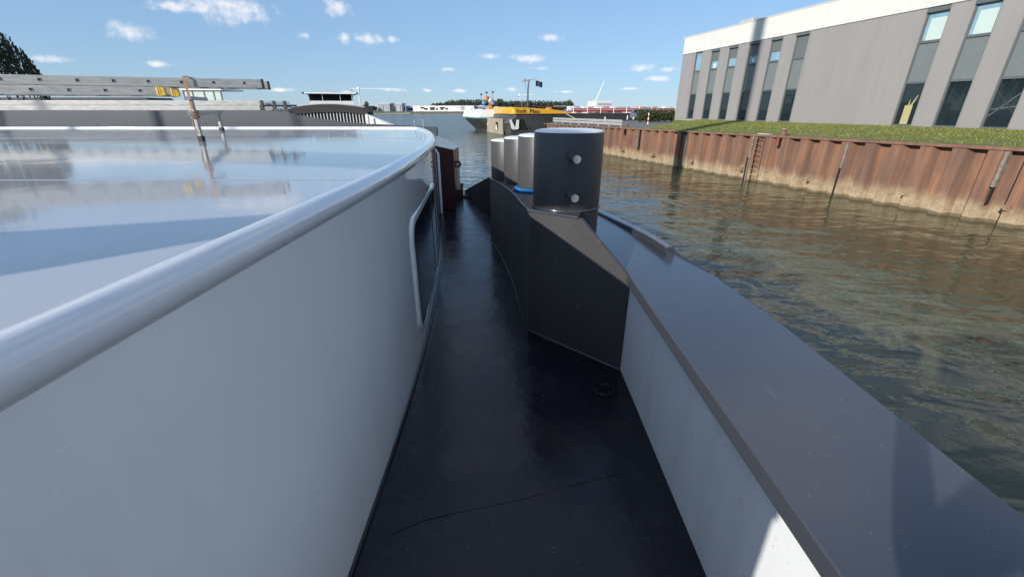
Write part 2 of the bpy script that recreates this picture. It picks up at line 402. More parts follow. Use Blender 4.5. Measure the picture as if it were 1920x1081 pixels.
def thing(name, loc, label, cat, group=None):
    e = bpy.data.objects.new(name, None); e.empty_display_size = .2; C.objects.link(e); e.location = loc
    bpy.context.view_layer.update()
    return tag(e, label, cat, group)
def copy_part(o, parent, loc, rz=0):
    c = o.copy(); C.objects.link(c); c.parent = parent; c.location = loc; c.rotation_euler = (0, 0, rz); return c
def V(*a): return Vector(a)
def blob(mb, c, r, n=60, leaf=.3, rnd=random, sq=(1, 1, 1)):
    """leaf-sized faces scattered through an ellipsoid"""
    for _ in range(n):
        d = Vector((rnd.gauss(0, 1), rnd.gauss(0, 1), rnd.gauss(0, 1))).normalized() * (rnd.random() ** .4)
        q = Vector(c) + Vector((d.x * r * sq[0], d.y * r * sq[1], d.z * r * sq[2]))
        a = Vector((rnd.gauss(0, 1), rnd.gauss(0, 1), rnd.gauss(0, 1))).normalized(); b = a.orthogonal().normalized()
        l = leaf * rnd.uniform(.6, 1.3)
        mb.add([q - a * l, q + b * l * .6, q + a * l, q - b * l * .6], [(0, 1, 2, 3)])

# ------------------------------------------------------------------ water and land
mb = MB(); mb.add([(-3000, -1500, WATER), (3000, -1500, WATER), (3000, 3000, WATER), (-3000, 3000, WATER)], [(0, 1, 2, 3)])
tag(mb.build('water', 'water'), 'harbour water', kind='structure')
mb = MB()
xs = [-2600 + 40 * i for i in range(131)]
rows = []
for dy, z in ((0, WATER - .3), (2, WATER + .25), (9, -2.75), (30, -2.45), (3000, -2.4)):
    rows.append([(x, 442 + dy + (6 * math.sin(x * .013) + 4 * math.sin(x * .05)) * (dy < 20), z) for x in xs])
vs = sum(rows, []); n = len(xs)
mb.add(vs, [(j * n + i, j * n + i + 1, (j + 1) * n + i + 1, (j + 1) * n + i) for j in range(4) for i in range(n - 1)])
tag(mb.build('far_bank', 'far_land', smooth=60), kind='structure')
mb = MB(); pts = []
for px, w in ((470, 4), (520, 7), (560, 6), (690, 6), (720, 5), (745, 6), (760, 2)):
    q = at_z(px, 213, WATER + .3); pts.append((q.x, 440 - w, WATER + .05, 441 + w * .3))
vs = [(x, y, z) for x, y, z, e in pts] + [(x, e + 3, WATER + .75) for x, y, z, e in pts]; k = len(pts)
mb.add(vs, [(i, i + 1, k + i + 1, k + i) for i in range(k - 1)])
tag(mb.build('sand_beach', 'sand'), kind='structure')
mb = MB(); mb.prism([(-44, 22), (-44, 60), (-160, 62), (-160, -40), (-60, -40)], WATER - .5, -2.0)
tag(mb.build('willow_bank', 'far_land'), kind='structure')

# quay line Q(t): t = 0 at the right of the frame, t = 1.497 at its far end
Q0, QD = V(17.0, 13.64, 0), V(-8.87, 25.43, 0)
QL = QD.length; QU = QD / QL; QN = V(-QU.y, QU.x, 0)             # QN points to the water (left)
def quay(d, off=0, z=None):                                     # d metres along the line
    q = Q0 + QU * d + QN * off
    q.z = -1.15 - .21 * d / QL if z is None else z
    return q
def quay_top(d): return -1.15 - .21 * d / QL
QA, QB = -16.0, 40.3
FA, FD = V(16.8, 47.0, 0), V(.24254, -.97014, 0); FN = V(-.97014, -.24254, 0)   # facade: corner, direction, outward normal
def fac(s, z, off=0): q = FA + FD * s + FN * off; q.z = z; return q
mb = MB()
a, b = quay(QA, -.41), quay(QB, -.41)
poly = [(a.x, a.y), (b.x, b.y), (9, 60), (20, 64), (34, 69), (90, 88), (120, 60), (90, -10), (40, -20)]
mb.prism(poly, -4.5, -1.42)
tag(mb.build('quay_pavement', 'asphalt'), kind='structure')
# grass bank between the sheet piles and the building
def grass_pt(u, v):
    d = QA + (22.6 - QA) * u; q = quay(d, -.40); s = 44 - 44.2 * u
    f = fac(s, -.87, .05)
    q = q.lerp(f, v); e = max(0, (u - .86) / .14)
    q.z = (quay_top(d) - .03) * (1 - v ** .8) + (-.87) * v ** .8
    q.z += .05 * noise.noise(V(q.x * .6, q.y * .6, 0)) * (v * (1 - v) * 4)
    q.z = q.z * (1 - e ** 2) + (-1.39) * e ** 2 if v > .02 else q.z * (1 - e ** 2) + (-1.40) * e ** 2
    if v > .9 and u < .99: q.z = max(q.z, -1.0)
    return q
mb = MB(); mb.grid(grass_pt, 90, 16)
tag(mb.build('grass_bank', 'grass', smooth=80), kind='structure')
mb = MB(); rnd = random.Random(3)
for i in range(26000):
    u = 1 - rnd.random() * .74; v = rnd.random() ** .8
    q = grass_pt(u, v); h = rnd.uniform(.03, .10); a = rnd.uniform(0, 6.28); w = rnd.uniform(.008, .02)
    dx, dy = math.cos(a) * w, math.sin(a) * w
    mb.add([(q.x - dx, q.y - dy, q.z - .01), (q.x + dx, q.y + dy, q.z - .01), (q.x + rnd.gauss(0, .04), q.y + rnd.gauss(0, .04), q.z + h)], [(0, 1, 2)])
tag(mb.build('grass_blades', 'grass_blade', fix=False), 'short mown green grass on the bank before the building', 'grass', kind='stuff')

# ------------------------------------------------------------------ sheet pile quay wall
wall = thing('quay_wall', quay(10, 0, WATER), 'rusty steel sheet pile quay wall rising from the water below the grass bank', 'quay wall')
prof = [(0, -.36), (.10, -.36), (.24, 0), (.44, 0), (.58, -.36), (.785, -.36), (.79, -.345), (.80, -.36), (1.0, -.36)]
prof = [(0, -.34), (.17, -.34), (.30, -.02), (.495, -.02), (.505, 0), (.515, -.02), (.70, -.02), (.83, -.34), (1.0, -.34)]
ang = math.atan2(QU.y, QU.x)
def pile_mesh(zt):
    m = MB(); n = len(prof)
    vs = [(x, y, zz) for zz in (-1.6, zt) for x, y in prof] + [(x, y - .03, zz) for zz in (-1.6, zt) for x, y in prof]
    fs = [(i, i + 1, n + i + 1, n + i) for i in range(n - 1)] + [(n + i, n + i + 1, 3 * n + i + 1, 3 * n + i) for i in range(n - 1)]
    m.add(vs, fs); me = m.mesh('sheet_pile', False); me.materials.append(M['rusty_pile']); return me
cnt = int(QB - QA)
pm = None
for i in range(cnt):
    d = QA + i
    if i % 8 == 0: pm = pile_mesh(quay_top(d + 8) - WATER - .06)
    o = bpy.data.objects.new('sheet_pile', pm); C.objects.link(o); o.parent = wall
    o.location = quay(d, 0, WATER) - wall.location; o.rotation_euler = (0, 0, ang)
mb = MB()
pts = [(QA, .03), (QB + .05, .03), (QB + .05, -.42), (QA, -.42)]
top = [quay(d, o) for d, o in pts]; bot = [q - V(0, 0, .11) for q in top]
mb.add(bot + top, [(3, 2, 1, 0), (4, 5, 6, 7)] + [(i, (i + 1) % 4, 4 + (i + 1) % 4, 4 + i) for i in range(4)])
mb.build('capping_beam', 'rusty_pile', wall, bevel=.02)
# return wall at the far end of the quay
mb = MB(); e0 = quay(QB, -.02); 
for k in range(10):
    f = V(9, 60, 0) - V(e0.x, e0.y, 0); f = f / 10
    q = V(e0.x, e0.y, 0) + f * k; off = .15 * (k % 2)
    mb.obox((q.x - off * .5, q.y - .2 - off, WATER - 1), f, (0, .2, 0), (0, 0, -1.42 - WATER + 1.0))
mb.build('return_wall', 'rusty_pile', wall)
def quay_at_px(px, py=300):
    r = ray(px, py); k = r.x / r.y
    return (Q0.x - k * Q0.y) / (k * QU.y - QU.x)
# drain bolts with washer plates along the water line
for px, py in ((1166, 282), (1222, 291), (1296, 302), (1389, 317), (1515, 336), (1697, 363), (1888, 390)):
    d = quay_at_px(px, py); q = quay(d, .01); r = ray(px, py); z = r.z / r.y * q.y
    m = MB(); c = V(q.x, q.y, z) - QN * .30
    m.obox(c - QU * .09 - V(0, 0, .09), QU * .18, QN * .34, (0, 0, .18))
    pl = m.build('washer_plate', 'rusty_pile', wall, bevel=.01)
    m = MB(); m.tube([c + QN * .34, c + QN * .43], .05, 10); m.tube([c + QN * .42, c + QN * .44], .07, 6); m.build('bolt', 'rusty_pile', pl, smooth=40)
# vertical fender strips
for px, py, zt, zb, mt, w in ((1283, 262, -.25, -2.9, 'fender_grey', .06), (1412, 270, -.1, -2.75, 'fender_grey', .07), (1197, 250, -.15, -1.5, 'fender_grey', .06),
                          (1590, 275, -.12, -1.25, 'fender_grey', .09), (1580, 300, -1.25, -2.6, 'black_rubber', .04), (1885, 300, -.12, -1.3, 'fender_grey', .11), (1872, 330, -1.3, -1.9, 'black_rubber', .04),
                          (1287, 262, -.3, -2.2, 'hull_tan', .05), (1403, 300, -1.2, -2.8, 'black_rubber', .09)):
    d = quay_at_px(px, py); q = quay(d); m = MB()
    m.obox(q - QU * w / 2 - QN * .1 + V(0, 0, zb), QU * w, QN * (.1 + .05 + w * .5), (0, 0, zt - zb)); m.build('fender_strip', mt, wall, bevel=.012)
# small mooring hooks let into the wall
for px, py in ((1172, 258), (1185, 262)):
    d = quay_at_px(px, py); q = quay(d, .02); z = ray(px, py).z / ray(px, py).y * q.y
    m = MB(); m.tube([V(q.x, q.y, z + .25), V(q.x, q.y, z + .2) + QN * .08, V(q.x, q.y, z - .2) + QN * .08, V(q.x, q.y, z - .25)], .03, 8); m.build('mooring_hook', 'tanker_rust', wall, smooth=40)
# ladder
dL = quay_at_px(1420, 300)
lad = thing('quay_ladder', quay(dL, .05, WATER), 'rusty steel rung ladder fixed to the sheet pile quay wall', 'ladder')
for s in (-.24, .24):
    m = MB(); a = quay(dL + s, .07); m.bar(V(a.x, a.y, WATER - .6), V(a.x, a.y, a.z - .12), .05, .05, QN); m.build('stile', 'rusty_pile', lad, bevel=.006)
for k in range(9):
    z = -1.42 - k * .27; m = MB(); a, b = quay(dL - .24, .07, z), quay(dL + .24, .07, z)
    m.tube([a, (a + b) / 2 - V(0, 0, .015 * (k % 3)), b], .018, 8); m.build('rung', 'rusty_pile', lad, smooth=40)
m = MB(); a = quay(dL); m.obox(a - QU * .35 - QN * .30 + V(0, 0, .004), QU * .75, QN * .28, (0, 0, .05)); m.build('landing_plate', 'zinc', lad, bevel=.01)
# rusty mooring bollards on the capping beam
for px, py, lb, r_ in ((1463, 252, 'rusty round mooring post on the capping beam beside the quay ladder', .15), (1171, 236, 'rusty round mooring post at the end of the guard rail', .13)):
    d = quay_at_px(px, py); q = quay(d, -.2)
    e = thing('mooring_post', q, lb, 'bollard', 'rusty mooring posts on the quay')
    m = MB(); m.lathe([(r_ * .8, -.05), (r_ * .8, .24), (r_ * 1.15, .25), (r_ * 1.15, .31)], q, 18); m.build('post', 'rusty_pile', e, smooth=40)
    m = MB(); m.lathe([(r_ * .95, .30), (r_ * .95, .325)], q, 18); m.build('lid', 'concrete', e, smooth=40)
    m = MB(); c = quay(d, .06) - V(0, 0, .12); m.tube([c, c - V(0, 0, .35)], r_ * .55, 12); m.build('anchor_tube', 'tanker_rust', e, smooth=40)

# guard rail at the end of the quay
gr = thing('guard_rail', quay(32, -.8, -1.42), 'galvanised double guard rail beside the end of the quay wall', 'guard rail')
g0, g1 = 25.6, 39.6
for z in (-.90, -1.14):
    m = MB(); a, b = quay(g0, -.75, z), quay(g1, -.75, z - .03)
    n_ = V(QN.x, QN.y, 0)
    profl = [(0, -.10), (.05, -.07), (.05, -.03), (0, 0), (.05, .03), (.05, .07), (0, .10)]
    vs = [p0 + n_ * x + V(0, 0, y) for p0 in (a, b) for x, y in profl]; k = len(profl)
    m.add(vs, [(i, i + 1, k + i + 1, k + i) for i in range(k - 1)]); o = m.build('rail', 'zinc', gr, fix=False)
    md = o.modifiers.new('so', 'SOLIDIFY'); md.thickness = .012
for k in range(8):
    d = g0 + .3 + k * 1.9; q = quay(d, -.84); m = MB(); m.box(q.x - .05, q.x + .05, q.y - .06, q.y + .06, -1.42, -.82); m.build('post', 'zinc', gr, bevel=.01)

# ------------------------------------------------------------------ office hall on the quay
bld = thing('office_hall', fac(20, -.88), 'grey panelled hall with a white roof band and tall narrow windows', 'building')
BZ, WT, BT = -.87, 4.92, 6.36
wins = [(1.98, 3.02), (4.28, 5.38), (6.52, 7.60), (8.85, 9.90), (11.02, 12.10), (13.22, 14.32), (21.40, 22.50), (23.50, 24.60), (25.57, 26.66), (27.7, 28.8), (29.85, 30.95), (32, 33.1)]
def fbox(mbx, s0, s1, z0, z1, o0, o1):
    return mbx.obox(fac(s0, z0, o0), FD * (s1 - s0), FN * (o1 - o0), (0, 0, z1 - z0))
edges = [0] + [x for w in wins for x in w] + [44]
cuts = []
for i in range(0, len(edges), 2):
    a, b = edges[i], edges[i + 1]
    if b - a > 4:
        k = max(1, round((b - a) / 2.4)); cuts += [(a + (b - a) * j / k, a + (b - a) * (j + 1) / k) for j in range(k)]
    else: cuts.append((a, b))
for a, b in cuts:
    m = MB(); fbox(m, a + .003, b - .003, BZ, WT, -.25, 0); m.build('wall_panel', 'facade_grey', bld)
m = MB(); fbox(m, 0, 44, BZ - .6, BZ, -.3, -.06); m.build('plinth', 'concrete', bld)
for a in range(0, 44, 11):
    m = MB(); fbox(m, a + .004, a + 10.996, WT + .02, BT, -.25, .05); m.build('roof_band', 'facade_white', bld)
m = MB(); fbox(m, -.02, 44.02, BT, BT + .05, -.4, .09); m.build('roof_coping', 'facade_white', bld)
m = MB(); fbox(m, 0, 44, WT, WT + .02, -.25, .03); m.build('drip_edge', 'window_frame', bld)
m = MB(); fbox(m, .02, 43.98, BZ - .6, BT - .01, -22, -.36); m.build('core', 'facade_grey', bld)
for i, (a, b) in enumerate(wins):
    left = i < 6
    e = MB()
    for s0, s1, z0, z1 in ((a, a + .07, BZ, WT), (b - .07, b, BZ, WT), (a + .07, b - .07, BZ, BZ + .10), (a + .07, b - .07, 1.31, 1.42), (a + .07, b - .07, 3.27, 3.39), (a + .07, b - .07, WT - .06, WT)):
        fbox(e, s0, s1, z0, z1, -.20, -.05)
    wf = e.build('window', 'window_frame', bld)
    m = MB(); fbox(m, b, b + .06, BZ, WT, 0, .03); m.build('jamb_trim', 'facade_grey', wf)
    x0, x1 = a + .07, b - .07
    m = MB(); fbox(m, x0, x1, BZ + .10, 1.31, -.15, -.13); m.build('pane', 'facade_glass', wf)
    m = MB(); fbox(m, x0, x1, 1.42, 3.27, -.15, -.12); m.build('infill_panel', 'spandrel', wf)
    m = MB(); fbox(m, x0, x1, 3.39, WT - .06, -.17, -.15)
    m.build('pane', 'blue_glass' if left and i not in (5,) or i >= 6 else 'facade_glass', wf)
    if left and i > 0:
        zb = (0, 3.98, 4.0, 3.95, 3.98, 3.39)[i]
        m = MB(); fbox(m, x0 + .005, x1 - .005, zb, WT - .07, -.12, -.10); m.build('sun_screen', 'shade_screen', wf)
        m = MB(); fbox(m, a + .01, b - .01, WT - .20, WT - .02, -.05, .07); m.build('screen_box', 'window_frame', wf, bevel=.02)
    if i in (1, 3): m = MB(); fbox(m, x0 + .3, x0 + .55, 3.45, 3.75, -.145, -.14); m.build('window_ornament', 'white_paint', wf)
    if i >= 6:
        m = MB(); fbox(m, x0 + .16, x1 - .06, 3.40, 4.42, -.145, -.14); m.build('blind', 'white_blind', wf)
        m = MB(); fbox(m, a + .01, b - .01, WT - .24, WT - .03, -.05, .05); m.build('screen_box', 'window_frame', wf, bevel=.02)
    if i == 6:
        m = MB(); fbox(m, x0 + .28, x0 + .68, BZ + .11, .22, -.128, -.12)
        m.slab([fac(x0 + .42, .22, -.128), fac(x0 + .50, .22, -.128), fac(x0 + .46, .55, -.128)], FN * .008)
        m.slab([fac(x0 + .55, .22, -.128), fac(x0 + .64, .22, -.128), fac(x0 + .80, .72, -.128), fac(x0 + .76, .72, -.128)], FN * .008)
        m.build('stored_machine', 'pale_machine', wf)
    if i >= 8:
        for s0, z0, s1, z1 in ((.02, -.3, .94, .75), (.94, -.2, .02, .8), (.02, .0, .94, .15)):
            m = MB(); m.bar(fac(x0 + s0, z0, -.125), fac(x0 + s1, z1, -.129), .006, .045, (0, 0, 1)); m.build('inner_brace', 'opening_dark' if s0 == .94 else 'window_frame', wf)
m = MB(); fbox(m, 6.5, 7.9, BT + .12, BT + .42, -1.6, -.6); ru = m.build('roof_unit', 'zinc', bld, bevel=.03)
m = MB()
for s in (6.6, 7.7): fbox(m, s, s + .08, BT - .02, BT + .13, -1.5, -.7)
m.build('roof_unit_foot', 'window_frame', ru)

# ------------------------------------------------------------------ the barge the photograph is taken on
ship = thing('motor_barge', V(-4, 0, WATER), 'barge with glossy white cabin, dark side deck and grey bulwark with bollards', 'barge')
def xw(y):                                  # starboard face of the cabin wall
    return -.57 if y < 1.3 else -.57 - .022 * (y - 1.3) ** 2
def rz(y): return -.272 - .0085 * y         # roof height
CY0, CY1, CXL = -.5, 9.2, -11.3
# hull outline, starboard side, going aft
hull_r = [(1.14, -14), (1.14, 1.6), (1.10, 2.2), (1.03, 2.75), (.94, 3.4), (.83, 4.1), (.62, 4.85), (.34, 5.55), (.02, 6.2), (-.34, 6.82), (-.70, 7.65), (-.90, 8.15), (-1.6, 8.95), (-3, 9.6), (-5.4, 9.95)]
hull_p = hull_r + [(-10.8 - x, y) for x, y in reversed(hull_r)]
m = MB(); m.prism(hull_p, WATER - 1.2, DECK - .012); m.build('hull', 'dark_paint', ship)
m = MB(); m.prism([(x * 1.0 + (.0 if x < 0 else -.01), y) for x, y in hull_p], DECK - .012, DECK); m.build('side_deck', 'deck_paint', ship)
# cabin
m = MB(); ys = [CY0 + (CY1 - .6 - CY0) * i / 48 for i in range(49)]
m.grid(lambda u, v: (xw(CY0 + (8.6 - CY0) * u), CY0 + (8.6 - CY0) * u, DECK + (rz(CY0 + (8.6 - CY0) * u) - .02 - DECK) * v), 60, 6)
wallo = m.build('cabin_wall', 'cabin_white', ship, smooth=50, fix=False)
m = MB(); m.add([(xw(CY0), CY0, DECK), (xw(CY0), CY0, rz(CY0) - .02), (CXL, CY0, rz(CY0) - .02), (CXL, CY0, DECK)], [(0, 1, 2, 3)])
m.add([(xw(8.6), 8.6, DECK), (xw(8.6), 8.6, rz(8.6) - .02), (-2.15, 9.2, rz(9.2) - .02), (-2.15, 9.2, DECK), (CXL, 9.2, rz(9.2) - .02), (CXL, 9.2, DECK)], [(0, 1, 2, 3), (3, 2, 4, 5)])
m.build('cabin_end_wall', 'cabin_white', ship, fix=False)
corner = [(xw(8.6), 8.6), (-1.83, 8.85), (-1.98, 9.08), (-2.2, 9.19)]
edge = [(xw(y), y) for y in [CY0 + (8.5 - CY0) * i / 50 for i in range(51)]] + corner
m = MB()
edge_in = [(x - .02, y) for x, y in edge]; N_ = len(edge_in)
cols = 24; vs = []
for x, y in edge_in:
    for k in range(cols + 1):
        xx = CXL + (x - CXL) * k / cols
        camber = .05 * (1 - ((xx - (CXL - .57) / 2) / 4.6) ** 2)
        vs.append((xx, y, rz(y)))
m.add(vs, [(j * (cols + 1) + k, j * (cols + 1) + k + 1, (j + 1) * (cols + 1) + k + 1, (j + 1) * (cols + 1) + k) for j in range(N_ - 1) for k in range(cols)])
roof = m.build('cabin_roof', 'roof_white', ship, smooth=60, fix=False)
m = MB(); m.tube([(x - .028, y, rz(y) - .005) for x, y in edge] + [(-2.6, 9.2, rz(9.2)), (-5, 9.2, rz(9.2) + .0), (CXL, 9.2, rz(9.2) + .0)], [.041] * (len(edge) - 3) + [.039, .036, .033] + [.030] * 3, 20); m.build('roof_edge_tube', 'tube_white', roof, smooth=60)
for y in (1.92, 5.4):
    m = MB(); m.grid(lambda u, v: (CXL + (xw(y) - .08 - CXL) * u, y + (v - .5) * .03 + .012 * math.sin(u * 5), rz(y) + .0016 * math.sin(v * math.pi) + .0006), 40, 4); m.build('weld_seam', 'roof_white', roof, smooth=60, fix=False)
m = MB()
for i, (x0, x1) in enumerate(((-1.93, -1.72),)):
    z = rz(8.9)
    m.tube([(x0, 8.95, z), (x0, 8.95, z + .15), (x0 + .015, 8.95, z + .17), (x1 - .015, 8.75, z + .17), (x1, 8.75, z + .15), (x1, 8.75, z)], .011, 10)
m.build('grab_handle', 'stainless', roof, smooth=50)
# window on the cabin side: frame and dark pane follow the curved wall
def on_wall(y, z, off): 
    d = 0 if y < 1.3 else -.044 * (y - 1.3); n_ = V(1, -d, 0).normalized()
    return V(xw(y), y, z) + n_ * off
def rrect(y0, y1, z0, z1, r, n=6, sk=0):
    o = []
    for cx, cz, a0 in ((y1 - r, z1 - r, 0), (y0 + r, z1 - r, 90), (y0 + r, z0 + r, 180), (y1 - r, z0 + r, 270)):
        for k in range(n + 1):
            a = R(a0 + 90 * k / n); o.append((cx + r * math.cos(a), cz + r * math.sin(a)))
    return o
WY0, WY1, WZ0, WZ1 = 2.40, 3.92, -1.36, -.60
outer, inner, inn2 = rrect(WY0, WY1, WZ0, WZ1, .13), rrect(WY0 + .030, WY1 - .030, WZ0 + .030, WZ1 - .030, .11), rrect(WY0 + .05, WY1 - .05, WZ0 + .05, WZ1 - .05, .10)
m = MB(); n = len(outer); vs = []
for ring, off in ((outer, 0), (outer, .010), (inner, .014), (inner, .006)): vs += [on_wall(y, z, off) for y, z in ring]
m.add(vs, [(k * n + i, k * n + (i + 1) % n, (k + 1) * n + (i + 1) % n, (k + 1) * n + i) for k in range(3) for i in range(n)])
win = m.build('cabin_window', 'cabin_white', ship, smooth=50)
m = MB(); vs = []
for ring, off in ((inner, .007), (inner, .010), (inn2, .010), (inn2, .006)): vs += [on_wall(y, z, off) for y, z in ring]
m.add(vs, [(k * n + i, k * n + (i + 1) % n, (k + 1) * n + (i + 1) % n, (k + 1) * n + i) for k in range(3) for i in range(n)]); m.build('gasket', 'black_rubber', win, smooth=50)
m = MB()
cy, cz = (WY0 + WY1) / 2, (WZ0 + WZ1) / 2
def pane_pt(u, v):
    a0, a1 = WY0 + .032, WY1 - .032; y = a0 + (a1 - a0) * u; rr = .11; e_ = max(0, rr - min(y - a0, a1 - y)); cut = rr - math.sqrt(max(0, rr * rr - e_ * e_))
    z0, z1 = WZ0 + .032 + cut, WZ1 - .032 - cut
    return on_wall(y, z0 + (z1 - z0) * v, .0062)
m.grid(pane_pt, 60, 4); m.build('pane', 'glass_dark', win, smooth=60, fix=False)
m = MB(); m.tube([on_wall(3.45, WZ0 + .05, .007), on_wall(3.45, WZ1 - .05, .007)], .003, 6); m.build('pane_joint', 'window_frame', win)
# hand rail pipe and grey plinth at the foot of the wall
m = MB(); m.tube([(-1.10, 6.55, DECK), (-1.10, 6.55, -.60), (-1.16, 6.55, -.52)], .018, 10); m.build('hand_rail', 'tube_white', ship, smooth=50)
m = MB(); m.tube([(xw(y) + .006, y, DECK + .006) for y in [CY0 + .05 + 9 * i / 40 for i in range(41)]], .009, 6); m.build('foot_weld', 'deck_paint', ship, smooth=50)

# bulwark, cap rail
m = MB(); m.prism([(.68, -14), (.68, 2.28), (.72, 2.28), (.72, -14)], DECK, -.90); m.build('bulwark', 'bulwark_grey', ship)
def cz_(x, y): return -.85 if y < 2.9 else -.85 - .058 * (y - 2.9)
cap_in = [(.655, -14), (.655, 0), (.65, 1.2), (.648, 2.0), (.655, 2.27), (.42, 2.50), (.16, 2.78), (.09, 3.3), (.03, 3.8), (-.1, 4.5), (-.22, 5.05), (.1, 5.5)]
cap_out = [(1.165, -14), (1.165, 1.6), (1.125, 2.2), (1.055, 2.75), (.965, 3.4), (.855, 4.1), (.645, 4.85), (.36, 5.56)]
m = MB(); m.prism(cap_in + cap_out[::-1], lambda x, y: cz_(x, y) - .062, cz_); m.build('cap_rail', 'cap_paint', ship, bevel=.006)
m = MB(); m.tube([(x - .045, y, cz_(x, y) + .004) for x, y in ((1.075, 2.62), (1.03, 2.95), (.965, 3.4), (.915, 3.75), (.855, 4.1), (.76, 4.45), (.645, 4.85))], .032, 14); m.build('half_round_rail', 'polished_steel', ship, smooth=60)
# bollard seat: diagonal front plate, curved gangway side, sloping top
def sz(y): return -.612 - .058 * (y - 2.75)
P0, P1 = V(.118, 2.75, 0), V(.672, 2.235, 0)
def pl(s, z): q = P0.lerp(P1, s); return V(q.x, q.y, z)
m = MB(); m.slab([pl(0, DECK), pl(1, DECK), pl(1, -.925), pl(.965, -.862), pl(.53, -.600), pl(0, -.612)], (.015, .02, 0)); m.build('seat_front_plate', 'dark_paint', ship)
side = [(.118, 2.75), (.075, 3.1), (.04, 3.45), (0, 3.8), (-.06, 4.15), (-.125, 4.5), (-.19, 4.8), (-.26, 5.08)]
m = MB(); k = len(side)
vs = [(x, y, DECK) for x, y in side] + [(x, y, sz(y) - .004) for x, y in side] + [(x + .02, y, DECK) for x, y in side] + [(x + .02, y, sz(y) - .004) for x, y in side]
m.add(vs, [(i, i + 1, k + i + 1, k + i) for i in range(k - 1)] + [(k + i, k + i + 1, 3 * k + i + 1, 3 * k + i) for i in range(k - 1)] + [(k - 1, 3 * k - 1, 4 * k - 1, 2 * k - 1)])
m.build('seat_side_plate', 'dark_paint', ship, smooth=40)
seat_out = [(.50, 2.92), (.56, 3.3), (.55, 3.8), (.48, 4.4), (.33, 5.0), (.1, 5.25)]
m = MB(); m.prism([(x + .004, y) for x, y in side] + [(-.2, 5.2)] + seat_out[::-1] + [(.40, 2.52), (.14, 2.76)], lambda x, y: sz(y) - .02, lambda x, y: sz(y)); m.build('seat_top', 'dark_paint', ship)
m = MB(); m.prism([(-.25, 5.06), (-.2, 5.19), (.1, 5.24), (.33, 4.99), (.48, 4.39), (.55, 3.79), (.555, 3.3), (.5, 2.93), (.45, 2.95), (.5, 3.5), (.4, 4.4), (.1, 5.1)], lambda x, y: cz_(x, y) - .02, lambda x, y: sz(y) - .022); m.build('seat_back_plate', 'dark_paint', ship)
m = MB(); m.tube([(x - .004, y, sz(y) + .001) for x, y in [(.40, 2.487)] + side], .008, 8); m.build('seat_edge_bead', 'stainless' if False else 'cap_paint', ship, smooth=60)
m = MB(); m.tube([(q[0], q[1], DECK + .004) for q in [(P1.x, P1.y - .004), (P0.x + .1, P0.y - .1), (P0.x - .002, P0.y - .004)] + [(x - .003, y) for x, y in side[1:]]], .008, 6); m.build('deck_weld', 'cap_paint', ship, smooth=60)
# low tapering bulwark round the stern
path = [(.52, 5.1, -.93), (.30, 5.6, -.93), (.0, 6.2, -.95), (-.36, 6.77, -.985), (-.55, 7.2, -1.13), (-.72, 7.6, -1.27), (-.90, 8.08, -1.42)]
m = MB(); k = len(path)
vs = [(x, y, DECK) for x, y, z in path] + [(x, y, z) for x, y, z in path] + [(x + .04, y + .02, z) for x, y, z in path] + [(x + .04, y + .02, DECK - .3) for x, y, z in path]
m.add(vs, [(j * k + i, j * k + i + 1, (j + 1) * k + i + 1, (j + 1) * k + i) for j in range(3) for i in range(k - 1)] + [(k - 1, 2 * k - 1, 3 * k - 1, 4 * k - 1)]); m.build('stern_bulwark', 'dark_paint', ship)
m = MB(); m.tube([(x - .002, y - .002, z + .002) for x, y, z in path], .007, 6); m.build('stern_bulwark_bead', 'cap_paint', ship, smooth=60)
# bollards with white tops
bol = [(.373, 2.93, .228, -.612, -.128, -.90), (.275, 3.88, .222, sz(3.88), -.205, -.95), (.135, 4.52, .218, sz(4.52), -.262, -.97), (-.03, 5.0, .208, sz(5.0), -.315, -.97)]
for i, (x, y, r, zb, zt, z0) in enumerate(bol):
    m = MB(); m.lathe([(r * .99, z0), (r * .99, zb - .01), (r, zb + .006), (r, zt - .012), (r - .004, zt - .003)], (x, y, 0), 48)
    b = m.build('bollard', 'dark_paint', ship, smooth=40)
    m = MB(); rr = [r - .004, r - .012, r * .8, r * .6, r * .4, r * .2, .01]
    prof_ = [(q, zt - .004 + .018 * (1 - (q / r) ** 6) ** .5 if q < r else zt) for q in rr]
    m.lathe([(r - .002, zt - .004)] + prof_, (x, y, 0), 48)
    m.v = [(a, b_, c + (.004 * noise.noise(V(a * 28, b_ * 28, i)) if math.hypot(a - x, b_ - y) < r - .006 else 0)) for a, b_, c in m.v]
    m.build('white_top', 'white_paint', b, smooth=60)
    m = MB(); m.tube([(x + (r + .003) * math.cos(a), y + (r + .003) * math.sin(a), sz(y) + .005 if i else zb + .004) for a in [2 * math.pi * q / 40 for q in range(40)]], .008, 6, closed=True); m.build('base_weld', 'cap_paint', b, smooth=60)
    if i == 0:
        for zz in (-.268, -.497):
            m = MB(); m.tube([(x - .015, y - r + .02, zz + .012), (x + .012, y - r - .105, zz - .004)], .026, 18); pin = m.build('rope_pin', 'dark_paint', b, smooth=40)
            m = MB(); m.tube([(x + .012, y - r - .105, zz - .004), (x + .0135, y - r - .112, zz - .005)], .0235, 18); m.build('pin_end', 'zinc', pin, smooth=40)
